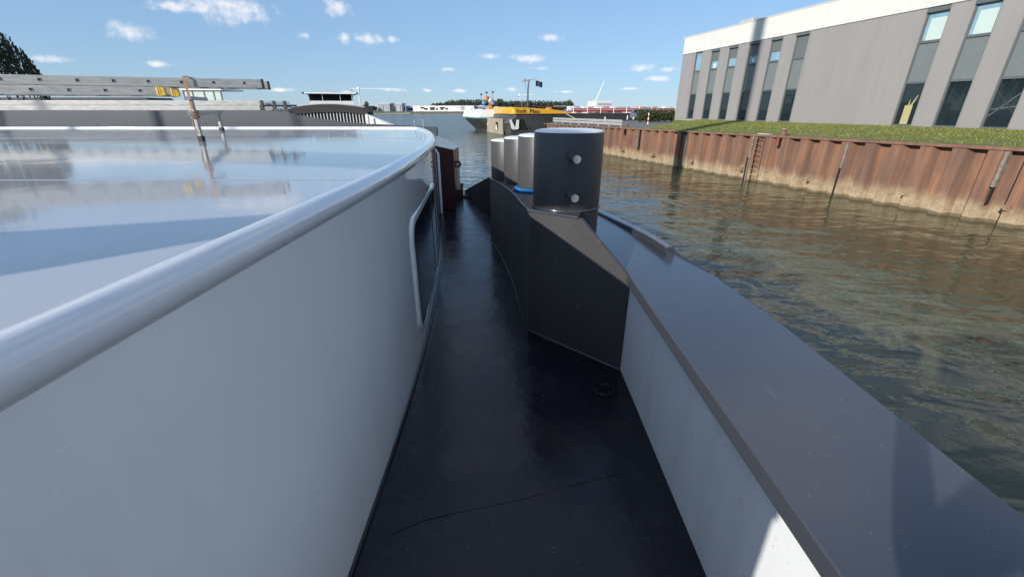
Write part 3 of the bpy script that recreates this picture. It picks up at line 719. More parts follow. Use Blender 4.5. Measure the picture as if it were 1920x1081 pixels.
# deck fittings
m = MB(); dp = at_z(1131, 731, DECK); cxd, cyd = dp.x, dp.y
m.tube([(cxd + .055 * math.cos(a), cyd + .055 * math.sin(a), DECK + .006) for a in [2 * math.pi * q / 28 for q in range(28)]], .007, 8, closed=True)
for a in (.4, .4 + math.pi / 2): m.bar((cxd - .052 * math.cos(a), cyd - .052 * math.sin(a), DECK + .009), (cxd + .052 * math.cos(a), cyd + .052 * math.sin(a), DECK + .009), .014, .008)
fit = m.build('deck_filler', 'deck_paint', ship, smooth=50)
m = MB(); m.lathe([(.05, .0012), (.05, .002)], (cxd, cyd, DECK), 24); m.build('filler_well', 'hole_black', fit)
m = MB(); sp_ = [at_z(px, py, DECK) for px, py in ((735, 1000), (795, 975), (880, 955), (975, 936), (1060, 913), (1120, 898), (1174, 886))]
m.tube([(q.x, q.y, DECK + .0005 + .001 * math.sin(i * 2.1)) for i, q in enumerate(sp_)], .002, 6); m.build('deck_seam', 'deck_paint', ship, smooth=60)
# maroon locker on the stern
m = MB(); X0, X1, Y0, Y1 = -1.24, -.905, 6.8, 7.5
m.add([(X0, Y0, DECK), (X1, Y0, DECK), (X1, Y1, DECK), (X0, Y1, DECK), (X0, Y0, -.50), (X1, Y0, -.575), (X1, Y1, -.575), (X0, Y1, -.50)],
      [(0, 3, 2, 1), (0, 1, 5, 4), (1, 2, 6, 5), (2, 3, 7, 6), (3, 0, 4, 7)]); lk = m.build('stern_locker', 'maroon', ship, bevel=.006)
m = MB(); m.add([(X0 - .01, Y0 - .012, -.498), (X1 + .012, Y0 - .012, -.573), (X1 + .012, Y1, -.573), (X0 - .01, Y1, -.42), (X0 - .01, Y0 - .012, -.486), (X1 + .012, Y0 - .012, -.561), (X1 + .012, Y1, -.561), (X0 - .01, Y1, -.40)],
      [(0, 3, 2, 1), (4, 5, 6, 7), (0, 1, 5, 4), (1, 2, 6, 5), (2, 3, 7, 6), (3, 0, 4, 7)]); m.build('locker_lid', 'cream', lk)
m = MB(); c = V(-.865, 6.95, -.80); m.tube([c + V(.042 * math.cos(a), 0, .042 * math.sin(a)) for a in [2 * math.pi * q / 20 for q in range(20)]], .016, 8, closed=True); m.bar(c + V(-.05, 0, 0), c + V(-.04, 0, -.02), .04, .03); m.build('fairlead_ring', 'dark_paint', lk, smooth=50)
m = MB(); m.tube([(-.895, 6.95, -.86), (-.875, 6.95, -.90), (-.885, 6.95, -1.2)], .012, 8); m.build('locker_hinge', 'zinc', lk, smooth=50)
m = MB(); m.lathe([(.075, DECK), (.075, -1.30), (.088, -1.295), (.088, -1.25), (.075, -1.245)], (-.98, 7.9, 0), 20); m.build('stern_post', 'dark_paint', ship, smooth=40)
m = MB(); m.box(-1.05, -.82, 7.83, 8.02, DECK, DECK + .03); m.build('stern_post_foot', 'dark_paint', ship)
# beam, board, posts and panel added out of view to cast shadow bands
ts = math.tan(SUN_EL)
zm = 1.9; so = V(SUN_AZ.x, SUN_AZ.y, 0) * ((zm + .30) / ts)
bm0, bm1 = V(-5.2, 4.14, zm) + so, V(.1, 2.47, zm) + so
m = MB(); m.bar(bm0, bm1, .24, .25); mast = m.build('shade_beam', 'white_paint', ship, bevel=.02)
m = MB(); c = V(.373, 2.93, -.36) + V(SUN_AZ.x, SUN_AZ.y, ts) * 6.7; pp = V(-SUN_AZ.y, SUN_AZ.x, 0); m.obox(c - pp * .26 - V(0, 0, .255), pp * .52, V(SUN_AZ.x, SUN_AZ.y, 0) * .06, (0, 0, .475)); m.build('shade_board', 'white_paint', mast, bevel=.02)  # board added on the sun ray to keep the first bollard shaded
for q in (bm0 + V(.4, -.13, 0),):
    m = MB(); m.box(q.x - .06, q.x + .06, q.y - .06, q.y + .06, rz(0) - .02, zm - .12); m.build('shade_beam_post', 'white_paint', mast, bevel=.01)
m = MB(); q = bm0.lerp(bm1, .5); m.box(q.x - .06, q.x + .06, q.y - .06, q.y + .06, DECK, zm - .12); m.build('shade_beam_post', 'white_paint', mast, bevel=.01)
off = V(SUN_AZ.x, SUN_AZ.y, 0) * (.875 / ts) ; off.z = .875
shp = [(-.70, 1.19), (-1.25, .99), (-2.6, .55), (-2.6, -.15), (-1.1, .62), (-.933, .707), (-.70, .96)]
m = MB(); m.slab([V(x, y, rz(0)) + off for x, y in shp], (0, 0, .02)); aw = m.build('shade_panel', 'tarp_dark', ship)  # unseen panel cut to throw a wedge of shade on the roof
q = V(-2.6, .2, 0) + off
m = MB(); m.tube([(q.x, q.y, DECK), (q.x, q.y, .60)], .025, 10); m.build('shade_panel_pole', 'stainless', aw, smooth=40)

# unseen deckhouse block added behind the photographer to cut sun and sky light
m = MB(); m.box(-.30, .66, -5.5, -1.5, DECK, .55); dh = m.build('deckhouse', 'bulwark_grey', ship, bevel=.03)
m = MB(); m.box(-.36, .72, -5.6, -1.42, .55, .62); m.build('shade_house_roof', 'cap_paint', dh, bevel=.02)
m = MB(); m.box(-.2, .5, -1.5, -1.47, DECK + .08, .45); dd = m.build('shade_house_door', 'maroon', dh, bevel=.01)
m = MB(); m.box(-.02, .32, -1.47, -1.455, -.35, .25); m.build('door_window', 'glass_dark', dd)
m = MB(); m.tube([(.42, -1.47, -.55), (.42, -1.42, -.55), (.34, -1.42, -.55)], .012, 8); m.build('door_handle', 'stainless', dd)

# blue mooring rope round the second bollard
m = MB(); x, y, r = bol[1][0], bol[1][1], bol[1][2] + .022
for lvl in range(1):
    for st in range(3):
        pts = []
        for k in range(160):
            a = 2 * math.pi * k / 160; tw = a * 26 + st * 2.094; rr = r + .010 * math.cos(tw) + .012 * lvl
            pts.append((x + rr * math.cos(a), y + rr * math.sin(a), sz(y) + .018 + .034 * lvl + .01 * math.sin(tw) + (-(y + rr * math.sin(a)) + y) * .058))
        m.tube(pts, .0095, 6, closed=True)
tag(m.build('mooring_rope', 'rope_blue', smooth=60), 'blue twisted mooring rope looped round the foot of a bollard', 'rope')

# ------------------------------------------------------------------ ladders on the roof rack
LD = V(.942, .336, 0).normalized(); LP = V(-LD.y, LD.x, 0)
LA = V(-4.677, 4.297, 0)
lad = thing('extension_ladder', LA + V(0, 0, .13), 'aluminium extension ladder with yellow feet strapped on top of the roof rack', 'ladder', 'ladders laid on the cabin roof')
def ladder_section(root, o, d, pn, s0, s1, z0, z1, wdt, phase, holes=True, endcap=True, hs=.28, feet=None):
    for side_ in (0, 1):
        p0 = o + pn * (wdt * side_)
        m = MB(); m.bar(p0 + d * s0 + V(0, 0, (z0 + z1) / 2), p0 + d * s1 + V(0, 0, (z0 + z1) / 2), .026, z1 - z0); rl = m.build('rail', 'aluminium', root, bevel=.004)
        if holes:
            k0 = math.ceil((s0 - phase) / hs); k1 = math.floor((s1 - phase - .05) / hs)
            for k in range(k0, k1 + 1):
                c = p0 + d * (phase + k * hs) + V(0, 0, (z0 + z1) / 2 + .004) - pn * .013
                mm = MB(); a = .013
                ring = [(-a, -a), (a, -a), (a, a), (-a, a)]
                mm.tube([c + d * u + V(0, 0, w) for u, w in ring], .0035, 6, closed=True); h_ = mm.build('rung_end', 'aluminium', rl)
                mm = MB(); mm.obox(c - d * a - V(0, 0, a) - pn * .0012, d * 2 * a, pn * .001, (0, 0, 2 * a)); mm.build('rung_hole', 'hole_black', h_)
        if endcap:
            m = MB(); m.bar(p0 + d * (s1 - .002) + V(0, 0, (z0 + z1) / 2), p0 + d * (s1 + .02) + V(0, 0, (z0 + z1) / 2), .03, z1 - z0 + .006); m.build('end_cap', 'black_rubber', rl, bevel=.004)
        if feet:
            m = MB(); q = p0 + d * s1 + V(0, 0, (z0 + z1) / 2)
            for kk in range(4): m.bar(q + d * (.0 + kk * .017), q + d * (.015 + kk * .017), .045 - .004 * kk, z1 - z0 + .012 - .006 * kk)
            m.bar(q - d * .01, q + d * .066, .036, z1 - z0 - .006)
            m.build('ladder_foot', 'yellow_plastic', rl, bevel=.004)
    k0 = math.ceil((s0 - phase) / hs); k1 = math.floor((s1 - phase - .05) / hs)
    for k in range(k0, k1 + 1):
        m = MB(); a = o + d * (phase + k * hs) + V(0, 0, (z0 + z1) / 2 + .004)
        m.bar(a + pn * .013, a + pn * (wdt - .013), .028, .028); m.build('rung', 'aluminium', root)
ladder_section(lad, LA, LD, LP, -2.0, 2.12, .212, .296, .40, 0)
ladder_section(lad, LA + LP * .0, LD, LP, -2.6, 1.17, .128, .210, .40, .19, endcap=False, feet=True)
LB = V(-7.9, 7.25, 0); BD = V(1, .05, 0).normalized(); BP = V(-BD.y, BD.x, 0)
ladb = thing('extension_ladder', LB + V(0, 0, -.01), 'aluminium ladder lying lower on the far end of the roof rack', 'ladder', 'ladders laid on the cabin roof')
ladder_section(ladb, LB, BD, BP, -1.5, 3.85, .062, .135, .42, .1, holes=False)
ladder_section(ladb, LB, BD, BP, -1.9, 3.82, -.012, .060, .42, .22, holes=False)
for s in (3.86, 4.05, 4.22):
    m = MB(); q = LB + BD * s; m.bar(q + V(0, 0, .0), q + V(0, 0, .13), .05, .04, BD); m.bar(q + V(0, 0, .06), q + BP * .42 + V(0, 0, .06), .03, .03); m.build('stabiliser_bracket', 'dark_paint', ladb)
m = MB(); q = LB + BD * 3.8
m.tube([q + V(0, 0, .1), q + BD * .5 + V(0, 0, .1)], .014, 8); m.tube([q + V(0, 0, .02), q + BD * .5 + V(0, 0, .02)], .014, 8); m.build('stabiliser_tube', 'stainless', ladb, smooth=40)
# roof rack: posts and long bearers
def rack(name, near, far, label):
    e = thing(name, V(near.x, near.y, rz(near.y)), label, 'rack', 'roof racks carrying the ladders')
    for q, w, zt in ((near, .034, .125), (far, .045, -.045)):
        m = MB(); m.box(q.x - w / 2, q.x + w / 2, q.y - w / 2, q.y + w / 2, rz(q.y) + .05, zt); m.build('leg', 'aluminium', e, bevel=.004)
        m = MB(); m.box(q.x - w / 2 - .008, q.x + w / 2 + .008, q.y - w / 2 - .008, q.y + w / 2 + .008, rz(q.y) - .002, rz(q.y) + .055); m.build('foot', 'black_rubber', e, bevel=.004)
    m = MB(); m.bar(V(near.x, near.y - .05, -.04), V(far.x, far.y + .1, -.04), .05, .05); m.build('bearer', 'aluminium', e, bevel=.004)
    m = MB(); a = near + LD * .0; m.bar(a - LP * .06 + V(0, 0, .108), a + LP * .52 + V(0, 0, .108), .05, .035); m.build('ladder_bearer', 'aluminium', e, bevel=.004)
    return e
n1 = LA + LD * 1.44 - LP * .02; 
rk = rack('roof_rack', V(n1.x, n1.y, 0), V(-4.98, 7.72, 0), 'aluminium roof rack post with rope knots standing in view under the ladders')
n2 = LA - LD * 1.5 - LP * .02
rack('roof_rack', V(n2.x, n2.y, 0), V(-9.6, 7.6, 0), 'aluminium roof rack holding the hidden ends of the ladders')
m = MB(); q = V(n1.x, n1.y, 0) - LP * .03
m.bar(q + V(0, 0, .31), q + V(0, 0, .0), .022, .006, LP); m.bar(q + V(0, 0, .31), q + LP * .5 + V(0, 0, .31), .022, .006); m.build('lashing_strap', 'orange_strap', rk)
m = MB()
for k in range(5):
    m.tube([V(n1.x, n1.y, -.02 - k * .013) + V(.036 * math.cos(a + k), .036 * math.sin(a + k), .008 * math.sin(2 * a + k)) for a in [2 * math.pi * j / 14 for j in range(14)]], .008, 6, closed=True)
m.tube([q + V(-.01, -.01, -.05), q + V(-.02, -.02, -.16), q + V(.01, -.02, -.24)], .006, 6)
m.build('rope_knot', 'orange_strap', rk, smooth=60)

# ------------------------------------------------------------------ empty barge moored at an angle beyond the roof
nb = thing('hold_barge', V(-12, 28, WATER), 'barge with an open white hold, ribbed dark bulkhead and low wheelhouse', 'barge')
ND = V(-.3236, .9462, 0); NE = V(.9462, .3236, 0)          # along the hold, across it (to starboard)
NO = V(-14.8, 46.0, 0)                                    # far starboard corner of the hold
def nbp(a, e, z): q = NO + ND * a + NE * e; return V(q.x, q.y, z)
HWD = 6.5
m = MB(); m.slab([nbp(-36.5, 1.2, WATER - .5), nbp(-36.5, -HWD - 1.2, WATER - .5), nbp(14, -HWD - 1.2, WATER - .5), nbp(18, -HWD / 2, WATER - .5), nbp(14, 1.2, WATER - .5)], (0, 0, 1.7)); m.build('hull', 'tanker_black', nb)
for k in range(3):
    a0, a1 = -36.2 + k * 12.1, -36.2 + (k + 1) * 12.1 - .12
    for e0, nm in ((0, 'hold_coaming'), (-HWD - .12, 'hold_coaming')):
        m = MB(); m.obox(nbp(a0, e0, -2.2), ND * (a1 - a0), NE * .12, (0, 0, 1.8)); m.build(nm, 'dirty_white', nb)
for k in (1, 2):
    m = MB(); m.obox(nbp(-36.2 + k * 12.1 - .30, -.06, -2.2), ND * .45, NE * .05, (0, 0, 1.78)); m.build('coaming_joint', 'barge_grey', nb)
m = MB(); m.obox(nbp(0, -HWD, -2.2), ND * .1, NE * HWD, (0, 0, 2.0)); m.build('hold_bulkhead', 'rib_dark', nb)
NR = 21
for k in range(NR):
    e0 = -HWD + .5 + (HWD - .55) * k / (NR - 1); m = MB(); m.obox(nbp(-.10, e0, -2.1), ND * .10, NE * .07, (0, 0, 1.86 + .18 * math.sin(math.pi * k / (NR - 1)))); m.build('rib', 'dirty_white', nb)
arch = []
for k in range(25):
    u = k / 24; e0 = -HWD - .1 + (HWD + .3) * u; arch.append((e0, -.42 + .20 * math.sin(math.pi * min(1, u * 1.02)), .02 + .46 * math.sin(math.pi * (.08 + .86 * u)) ** .8))
m = MB(); vs = []
for da in (-.25, .35):
    vs += [nbp(da, e, z0) for e, z0, z1 in arch] + [nbp(da + .0, e, z1) for e, z0, z1 in arch]
k = 25; fs = []
for b in (0, 50):
    fs += [(b + i, b + i + 1, b + k + i + 1, b + k + i) for i in range(k - 1)]
fs += [(i, i + 1, 50 + i + 1, 50 + i) for i in range(k - 1)] + [(k + i, k + i + 1, 75 + i + 1, 75 + i) for i in range(k - 1)] + [(0, 25, 75, 50), (24, 49, 99, 74)]
m.add(vs, fs); hb = m.build('hold_end_beam', 'barge_brown', nb)
m = MB(); m.tube([nbp(-.2, e, z1 + .03) for e, z0, z1 in arch], .07, 8); m.build('beam_trim', 'pale_panel', hb, smooth=50)
m = MB(); m.obox(nbp(-.5, .0, -.45), ND * .9, NE * .25, (0, 0, .75)); m.build('beam_post', 'barge_brown', nb)
m = MB(); m.obox(nbp(1, -HWD - .6, -.5), ND * 5, NE * (HWD + 1.4), (0, 0, .85)); m.build('engine_deck', 'rib_dark', nb)
# bow bulwark with the swept top edge
prof_b = [(-14, -.0), (-8, .0), (-5.9, -.01), (-5.2, -.06), (-4.6, -.165), (-3.9, -.27), (-3.3, -.315), (-2.6, -.34), (-1.9, -.37), (-1.7, -.38)]
m = MB(); k = len(prof_b)
vs = [(x, 10.2, -2.2) for x, z in prof_b] + [(x, 10.2, z) for x, z in prof_b] + [(x, 10.3, z) for x, z in prof_b] + [(x, 10.3, -2.2) for x, z in prof_b]
m.add(vs, [(j * k + i, j * k + i + 1, (j + 1) * k + i + 1, (j + 1) * k + i) for j in range(3) for i in range(k - 1)]); m.build('bow_bulwark', 'barge_grey', nb)
m = MB(); m.tube([(x, 10.24, z + .006) for x, z in prof_b], .014, 8); m.build('bulwark_edge', 'barge_grey', nb, smooth=50)
m = MB(); m.prism([(-14, 10.2), (-1.7, 10.2), (-2.4, 12.3), (-14, 13.5)], WATER - .5, -1.98); m.build('bow_deck', 'barge_grey', nb)
# wheelhouse
wc = nbp(9, -HWD / 2 - .1, 0)
def whp(a, e, z): q = wc + ND * a + NE * e; return V(q.x, q.y, z)
m = MB(); m.obox(whp(0, -2.35, .0), ND * 3.2, NE * 4.7, (0, 0, .95)); wh = m.build('wheelhouse', 'white_paint', nb)
for e0, e1 in ((-2.25, -.98), (-.93, .93), (.98, 2.25)):
    s_ = .25 * (1 if e0 < -1 else 0); t_ = .25 * (1 if e1 > 1 else 0)
    m = MB(); m.slab([whp(-.02, e0 + s_, .96), whp(-.02, e1 - t_, .96), whp(-.25, e1, 1.62), whp(-.25, e0, 1.62)], ND * .05); m.build('front_window', 'glass_dark', wh)
for e0 in (-2.36, 2.26):
    for a in (0, 1.1, 2.2):
        m = MB(); m.slab([whp(a, e0, .96), whp(a + 1.0, e0, .96), whp(a + 1.0, e0, 1.62), whp(a, e0, 1.62)], NE * .1); m.build('side_window', 'glass_dark', wh)
m = MB(); m.obox(whp(-.02, -2.2, .94), ND * 3, NE * 4.4, (0, 0, .70)); m.build('cab_interior', 'opening_dark', wh)
for e0 in (-2.42, -.98, .93, 2.32):
    m = MB(); m.bar(whp(-.04, e0 + .03, .95), whp(-.27, e0 + .03, 1.64), .07, .06); m.build('window_post', 'white_paint', wh)
m = MB(); m.obox(whp(-.6, -2.75, 1.63), ND * 4.2, NE * 5.5, (0, 0, .14)); rf = m.build('wheelhouse_roof', 'white_paint', wh, bevel=.04)
m = MB(); m.tube([whp(1, -1.3, 2.02), whp(1, 1.3, 2.02)], .035, 8)
for e0 in (-1.2, 0, 1.2): m.tube([whp(1, e0, 1.75), whp(1, e0, 2.05)], .03, 8)
m.bar(whp(1, -.2, 2.13), whp(1, .25, 2.18), .12, .07); m.build('radar_beam', 'zinc', rf, smooth=40)
for e0 in (-2.9, 2.9):
    m = MB(); c = whp(-.4, e0, 1.72); m.box(c.x - .08, c.x + .08, c.y - .1, c.y + .1, c.z - .12, c.z + .1); m.bar(c, whp(-.4, e0 * .9, 1.7), .04, .04); m.build('search_light', 'dark_paint', rf)

# ------------------------------------------------------------------ white vessel with a tall cab far behind the ladders
wv = thing('white_vessel', V(-55, 70, WATER), 'white vessel with large cab windows and a long dark hatch behind the ladders', 'ship')
m = MB(); m.prism([(-110, 67), (-42, 67), (-38, 70), (-42, 73), (-110, 73)], WATER - .5, -.95); m.build('hull', 'blue_hull', wv)
m = MB(); m.box(-50, -41, 67.3, 72.5, -.95, -.30); m.build('foredeck', 'pale_panel', wv)
m = MB(); m.box(-50, -41.2, 67.25, 67.29, -.66, -.58); m.build('sheer_stripe', 'maroon', wv)
for x0, z1 in ((-41.6, -.2), (-40.6, -.5), (-40.0, .05), (-39.2, -.4), (-38.6, -.75)):
    m = MB(); m.lathe([(.4, -.95), (.4, z1 - .1), (.28, z1)], (x0, 69.2, 0), 14); m.build('deck_winch', 'blue_hull', wv, smooth=40)
m = MB(); m.box(-48.2, -42.6, 68, 73, -.3, 1.25); cab = m.build('deckhouse', 'white_paint', wv)
for x0, x1 in ((-48.1, -46.9), (-46.8, -45.2), (-45.05, -43.8), (-43.65, -42.75)):
    m = MB(); m.box(x0, x1, 68.02, 68.06, 1.3, 2.55); m.build('cab_window', 'white_blind', cab)
for x0 in (-48.2, -46.9, -45.2, -43.8, -42.75):
    m = MB(); m.box(x0, x0 + .14, 67.96, 68.1, 1.25, 2.6); m.build('window_post', 'window_frame', cab)
m = MB(); m.box(-48.4, -42.3, 67.7, 73.2, 2.58, 2.8); m.build('cab_roof', 'white_paint', cab)
m = MB(); m.add([(-110, 67.4, -.95), (-50.2, 67.4, -.95), (-110, 67.4, 1.62), (-53.5, 67.4, 1.62), (-110, 72.6, -.95), (-50.2, 72.6, -.95), (-110, 72.6, 1.62), (-53.5, 72.6, 1.62)],
    [(0, 2, 3, 1), (4, 5, 7, 6), (0, 1, 5, 4), (2, 6, 7, 3), (0, 4, 6, 2), (1, 3, 7, 5)]); m.build('hatch_cover', 'tarp_dark', wv)

# ------------------------------------------------------------------ tanker with the yellow bow and the white barge behind it
TD = V(.94, .341, 0).normalized(); TE = V(-TD.y, TD.x, 0)       # aft along the tanker, across to its far side
TO = V(-1.15, 72.2, 0)
def tp(a, b, z): q = TO + TD * a + TE * b; return V(q.x, q.y, z)
tk = thing('tanker', tp(10, 5, WATER), 'tanker with a yellow lettered bow, black hull and red deck pipes', 'ship')
def loft(rings):
    m = MB(); n = len(rings[0]); vs = []; 
    for r_ in rings: vs += r_
    m.add(vs, [(j * n + i, j * n + (i + 1) % n, (j + 1) * n + (i + 1) % n, (j + 1) * n + i) for j in range(len(rings) - 1) for i in range(n)] + [tuple(range(n))[::-1], tuple(range((len(rings) - 1) * n, len(rings) * n))])
    return m
def hull_ring(z, inset, L=92, B=10.6, fl=0, bow=2.6):
    pts = [(inset, .4 + fl), (inset + .9, fl * .3), (inset + bow, 0), (L, 0), (L, B), (inset + bow, B), (inset + .9, B - fl * .3), (inset, B - .4 - fl)]
    return [(a, b, z) for a, b in pts]
tkr = lambda z, i, fl: [tp(a, b, zz) for a, b, zz in hull_ring(z, i, fl=fl)]
m = loft([tkr(WATER - .6, .6, .5), tkr(WATER + .2, .2, .4), tkr(-2.0, .0, .2), tkr(-1.25, .6, .1)]); hu = m.build('hull', 'tanker_black', tk)
m = loft([tkr(-1.25, .95, .1), tkr(-.62, 1.15, .0)]); m.build('upper_hull', 'tanker_rust' if False else 'tanker_black', tk)
m = MB(); m.slab([tp(-.03, .55, WATER - .1), tp(-.03, 9.6, WATER - .1), tp(-.03, 9.3, -1.35), tp(-.03, .85, -1.35)], TD * -.06)
m.build('bow_plate', 'hull_tan', tk)
m = MB(); m.slab([tp(-.12, 3.2, -3.1), tp(-.12, 4.2, -2.9), tp(-.12, 4.2, -1.9), tp(-.12, 3.2, -1.9)], TD * -.05); m.build('anchor_pocket', 'hole_black', tk)
m = MB(); m.slab([tp(-.2, 3.2, -3.1), tp(-.2, 3.9, -3.05), tp(-.2, 3.7, -2.3)], TD * -.1); m.build('anchor', 'dirty_white', tk)
m = MB(); m.slab([tp(2.2, -.02, -2.9), tp(3.9, -.02, -3.0), tp(3.1, -.02, -1.4), tp(2.0, -.02, -1.4)], TE * -.06); m.build('anchor_pocket', 'hole_black', tk)
m = MB()
m.slab([tp(.75, -.1, -1.5), tp(1.05, -.1, -1.5), tp(1.7, -.1, -2.75), tp(1.1, -.1, -2.85)], TE * -.15); m.slab([tp(2.0, -.1, -1.5), tp(2.35, -.1, -1.5), tp(2.3, -.1, -2.85), tp(1.75, -.1, -2.8)], TE * -.15)
m.slab([tp(1.0, -.1, -2.7), tp(2.35, -.1, -2.7), tp(2.2, -.1, -2.95), tp(1.2, -.1, -2.95)], TE * -.12); m.build('anchor', 'dirty_white', tk)
# yellow bow bulwark
top_pts = [(1.0, 9.4, .30), (.7, 6, .36), (.7, 4, .36), (.85, .6, .34), (1.5, -.04, .32), (3.2, -.08, .27), (6.0, -.08, .12), (9.0, -.08, -.10), (12.2, -.08, -.60)]
m = MB(); k = len(top_pts)
vs = [tp(a + .25, b + .04, -.62) for a, b, z in top_pts] + [tp(a, b, z) for a, b, z in top_pts] + [tp(a + .1, b + .08, z) for a, b, z in top_pts]
m.add(vs, [(j * k + i, j * k + i + 1, (j + 1) * k + i + 1, (j + 1) * k + i) for j in range(2) for i in range(k - 1)]); yb = m.build('bow_bulwark', 'tanker_yellow', tk)
yb.modifiers.new('so', 'SOLIDIFY').thickness = .03
m = MB(); m.tube([tp(a + .27, b - .02, -.64) for a, b, z in top_pts] + [tp(40, -.02, -.64)], .05, 6); m.build('sheer_line', 'tanker_rust', tk)
cu = bpy.data.curves.new('lettering', 'FONT'); cu.body = 'Stolt  Maas'; cu.size = .92; cu.extrude = .01; cu.space_character = 1.05
to = bpy.data.objects.new('lettering', cu); C.objects.link(to); bpy.context.view_layer.update()
me = bpy.data.meshes.new_from_object(to.evaluated_get(bpy.context.evaluated_depsgraph_get())); bpy.data.objects.remove(to)
me.materials.clear(); me.materials.append(M['letter_black'])
wid = max(v.co.x for v in me.vertices); sx = 4.3 / wid
lo = bpy.data.objects.new('lettering', me); C.objects.link(lo); lo.parent = yb
zup = V(0, 0, 1); X_ = V(TD.x, TD.y, -.045).normalized()
lo.matrix_local = Matrix.Translation(tp(1.75, -.20, -.42)) @ Matrix((X_, zup, -TE)).transposed().to_4x4() @ Matrix.Diagonal((sx, .92, 1, 1))
# deck: red pipes, tank tops, rails, housings
for b, z, r_, mt in ((1.2, -.25, .14, 'red_paint'), (2.2, .05, .18, 'red_paint'), (3.4, -.1, .22, 'tanker_rust'), (4.6, .1, .16, 'red_paint')):
    m = MB(); m.tube([tp(13, b, z), tp(60, b, z)], r_, 10); m.build('deck_pipe', mt, tk, smooth=50)
for k in range(11):
    a = 12.2 + k * 2.6; m = MB(); m.tube([tp(a, .1, -.62), tp(a, .1, .50)], .06, 6); m.build('rail_post', 'white_paint', tk, smooth=50)
for z in (.0, .25, .5):
    m = MB(); m.tube([tp(8.5 if z > .3 else 12, .1, z), tp(40, .1, z)], .035, 6); m.build('rail', 'white_paint', tk, smooth=50)
m = MB(); m.obox(tp(12, .02, -1.15), TD * 60, TE * .05, (0, 0, .22)); m.build('rubbing_strake', 'zinc', tk)
for a, b, w, h, z, mt in ((13.0, 3, .8, .7, -.2, 'white_paint'), (14.3, 3, .5, .8, -.2, 'blue_hull'), (15.4, 2.5, .8, .55, -.1, 'white_paint'), (16.7, 3, 1.0, .75, -.3, 'red_paint'), (18.6, 3, .7, .5, -.1, 'white_paint'), (20, 2.5, .6, .9, -.4, 'red_paint'), (21.3, 2.8, .9, .6, -.1, 'dirty_white'), (23, 3, 2.4, .6, -.2, 'red_paint'), (26.6, 2.2, .7, .8, -.3, 'orange_paint'), (28, 3, 3.2, .55, -.15, 'maroon'), (33, 3, 1.2, .6, -.1, 'dirty_white'), (36, 2, 1.4, .8, -.4, 'red_paint')):
    m = MB(); m.obox(tp(a, b, z), TD * w, TE * 1.2, (0, 0, h)); m.build('deck_housing', mt, tk, bevel=.05)
# bow gear
m = MB(); m.tube([tp(5.5, 4, -.6), tp(5.5, 4, 3.2), tp(5.7, 4, 4.6)], [.16, .13, .10], 10); ms = m.build('fore_mast', 'barge_grey', tk, smooth=50)
m = MB(); m.tube([tp(4.3, 4, 4.35), tp(5.6, 4, 4.45), tp(7.0, 4, 4.75)], .06, 8); m.obox(tp(4.6, 3.8, 4.2), TD * .6, TE * .4, (0, 0, .45)); m.obox(tp(4.95, 3.9, 3.0), TD * .12, TE * .12, (0, 0, 1.0)); m.build('mast_arm', 'zinc', ms, smooth=40)
m = MB()
m.grid(lambda u, v: tp(6.9 + 1.25 * u, 4 + .12 * math.sin(u * 7), 4.45 - .85 * v - .18 * u + .05 * math.sin(u * 6)), 10, 5); fl = m.build('flag', 'flag_navy', ms, fix=False)
m = MB(); m.tube([tp(4.1, 3, -.6), tp(4.1, 3, .95)], .13, 10); m.build('vent_pipe', 'barge_grey', tk, smooth=50)
m = MB(); m.lathe([(.7, -.6), (.7, .05), (.5, .18), (.2, .3)], tp(3.0, 4, 0), 16); m.build('winch', 'tanker_rust', tk, smooth=50)
m = MB(); m.obox(tp(2.2, 3.5, -.3), TD * 1.8, TE * 1.4, (0, 0, .7)); m.build('winch_bed', 'maroon', tk)
m = MB(); m.lathe([(.75, -.55), (.75, .1), (.4, .35)], tp(9.0, 3, 0), 14); m.build('winch', 'orange_paint', tk, smooth=50)
m = MB(); m.obox(tp(9.4, 2, -.5), TD * 2.0, TE * 1.2, (0, 0, .75)); m.build('winch_bed', 'maroon', tk)
m = MB(); m.tube([tp(9.9, -.1, -.1), tp(10.6, -.6, -.7), tp(11.4, -2.2, -1.35)], .07, 6); m.build('mooring_line', 'hull_tan', tk)
for k in range(6):
    a = 2.2 + k * 1.5; m = MB(); m.tube([tp(a, .5, -.5), tp(a, .5, .62 - .05 * k)], .04, 6); m.build('fore_rail_post', 'tanker_rust', tk)
m = MB(); m.tube([tp(2.2, .5, .62), tp(9.7, .5, .37)], .035, 6); m.build('fore_rail', 'tanker_rust', tk)
m = MB(); m.tube([tp(17.6, 4, -.4), tp(18.4, 4, .9), tp(20.0, 4, 4.6)], [.14, .11, .05], 8); m.build('loading_boom', 'white_paint', tk, smooth=50)
m = MB(); m.obox(tp(19.8, 6, -.5), TD * 3.4, TE * 3, (0, 0, 1.95)); hs = m.build('deck_cabin', 'white_paint', tk, bevel=.06)
m = MB(); m.obox(tp(20.1, 5.96, .75), TD * 2.8, TE * .03, (0, 0, .35)); m.build('cabin_louver', 'pale_panel', hs)

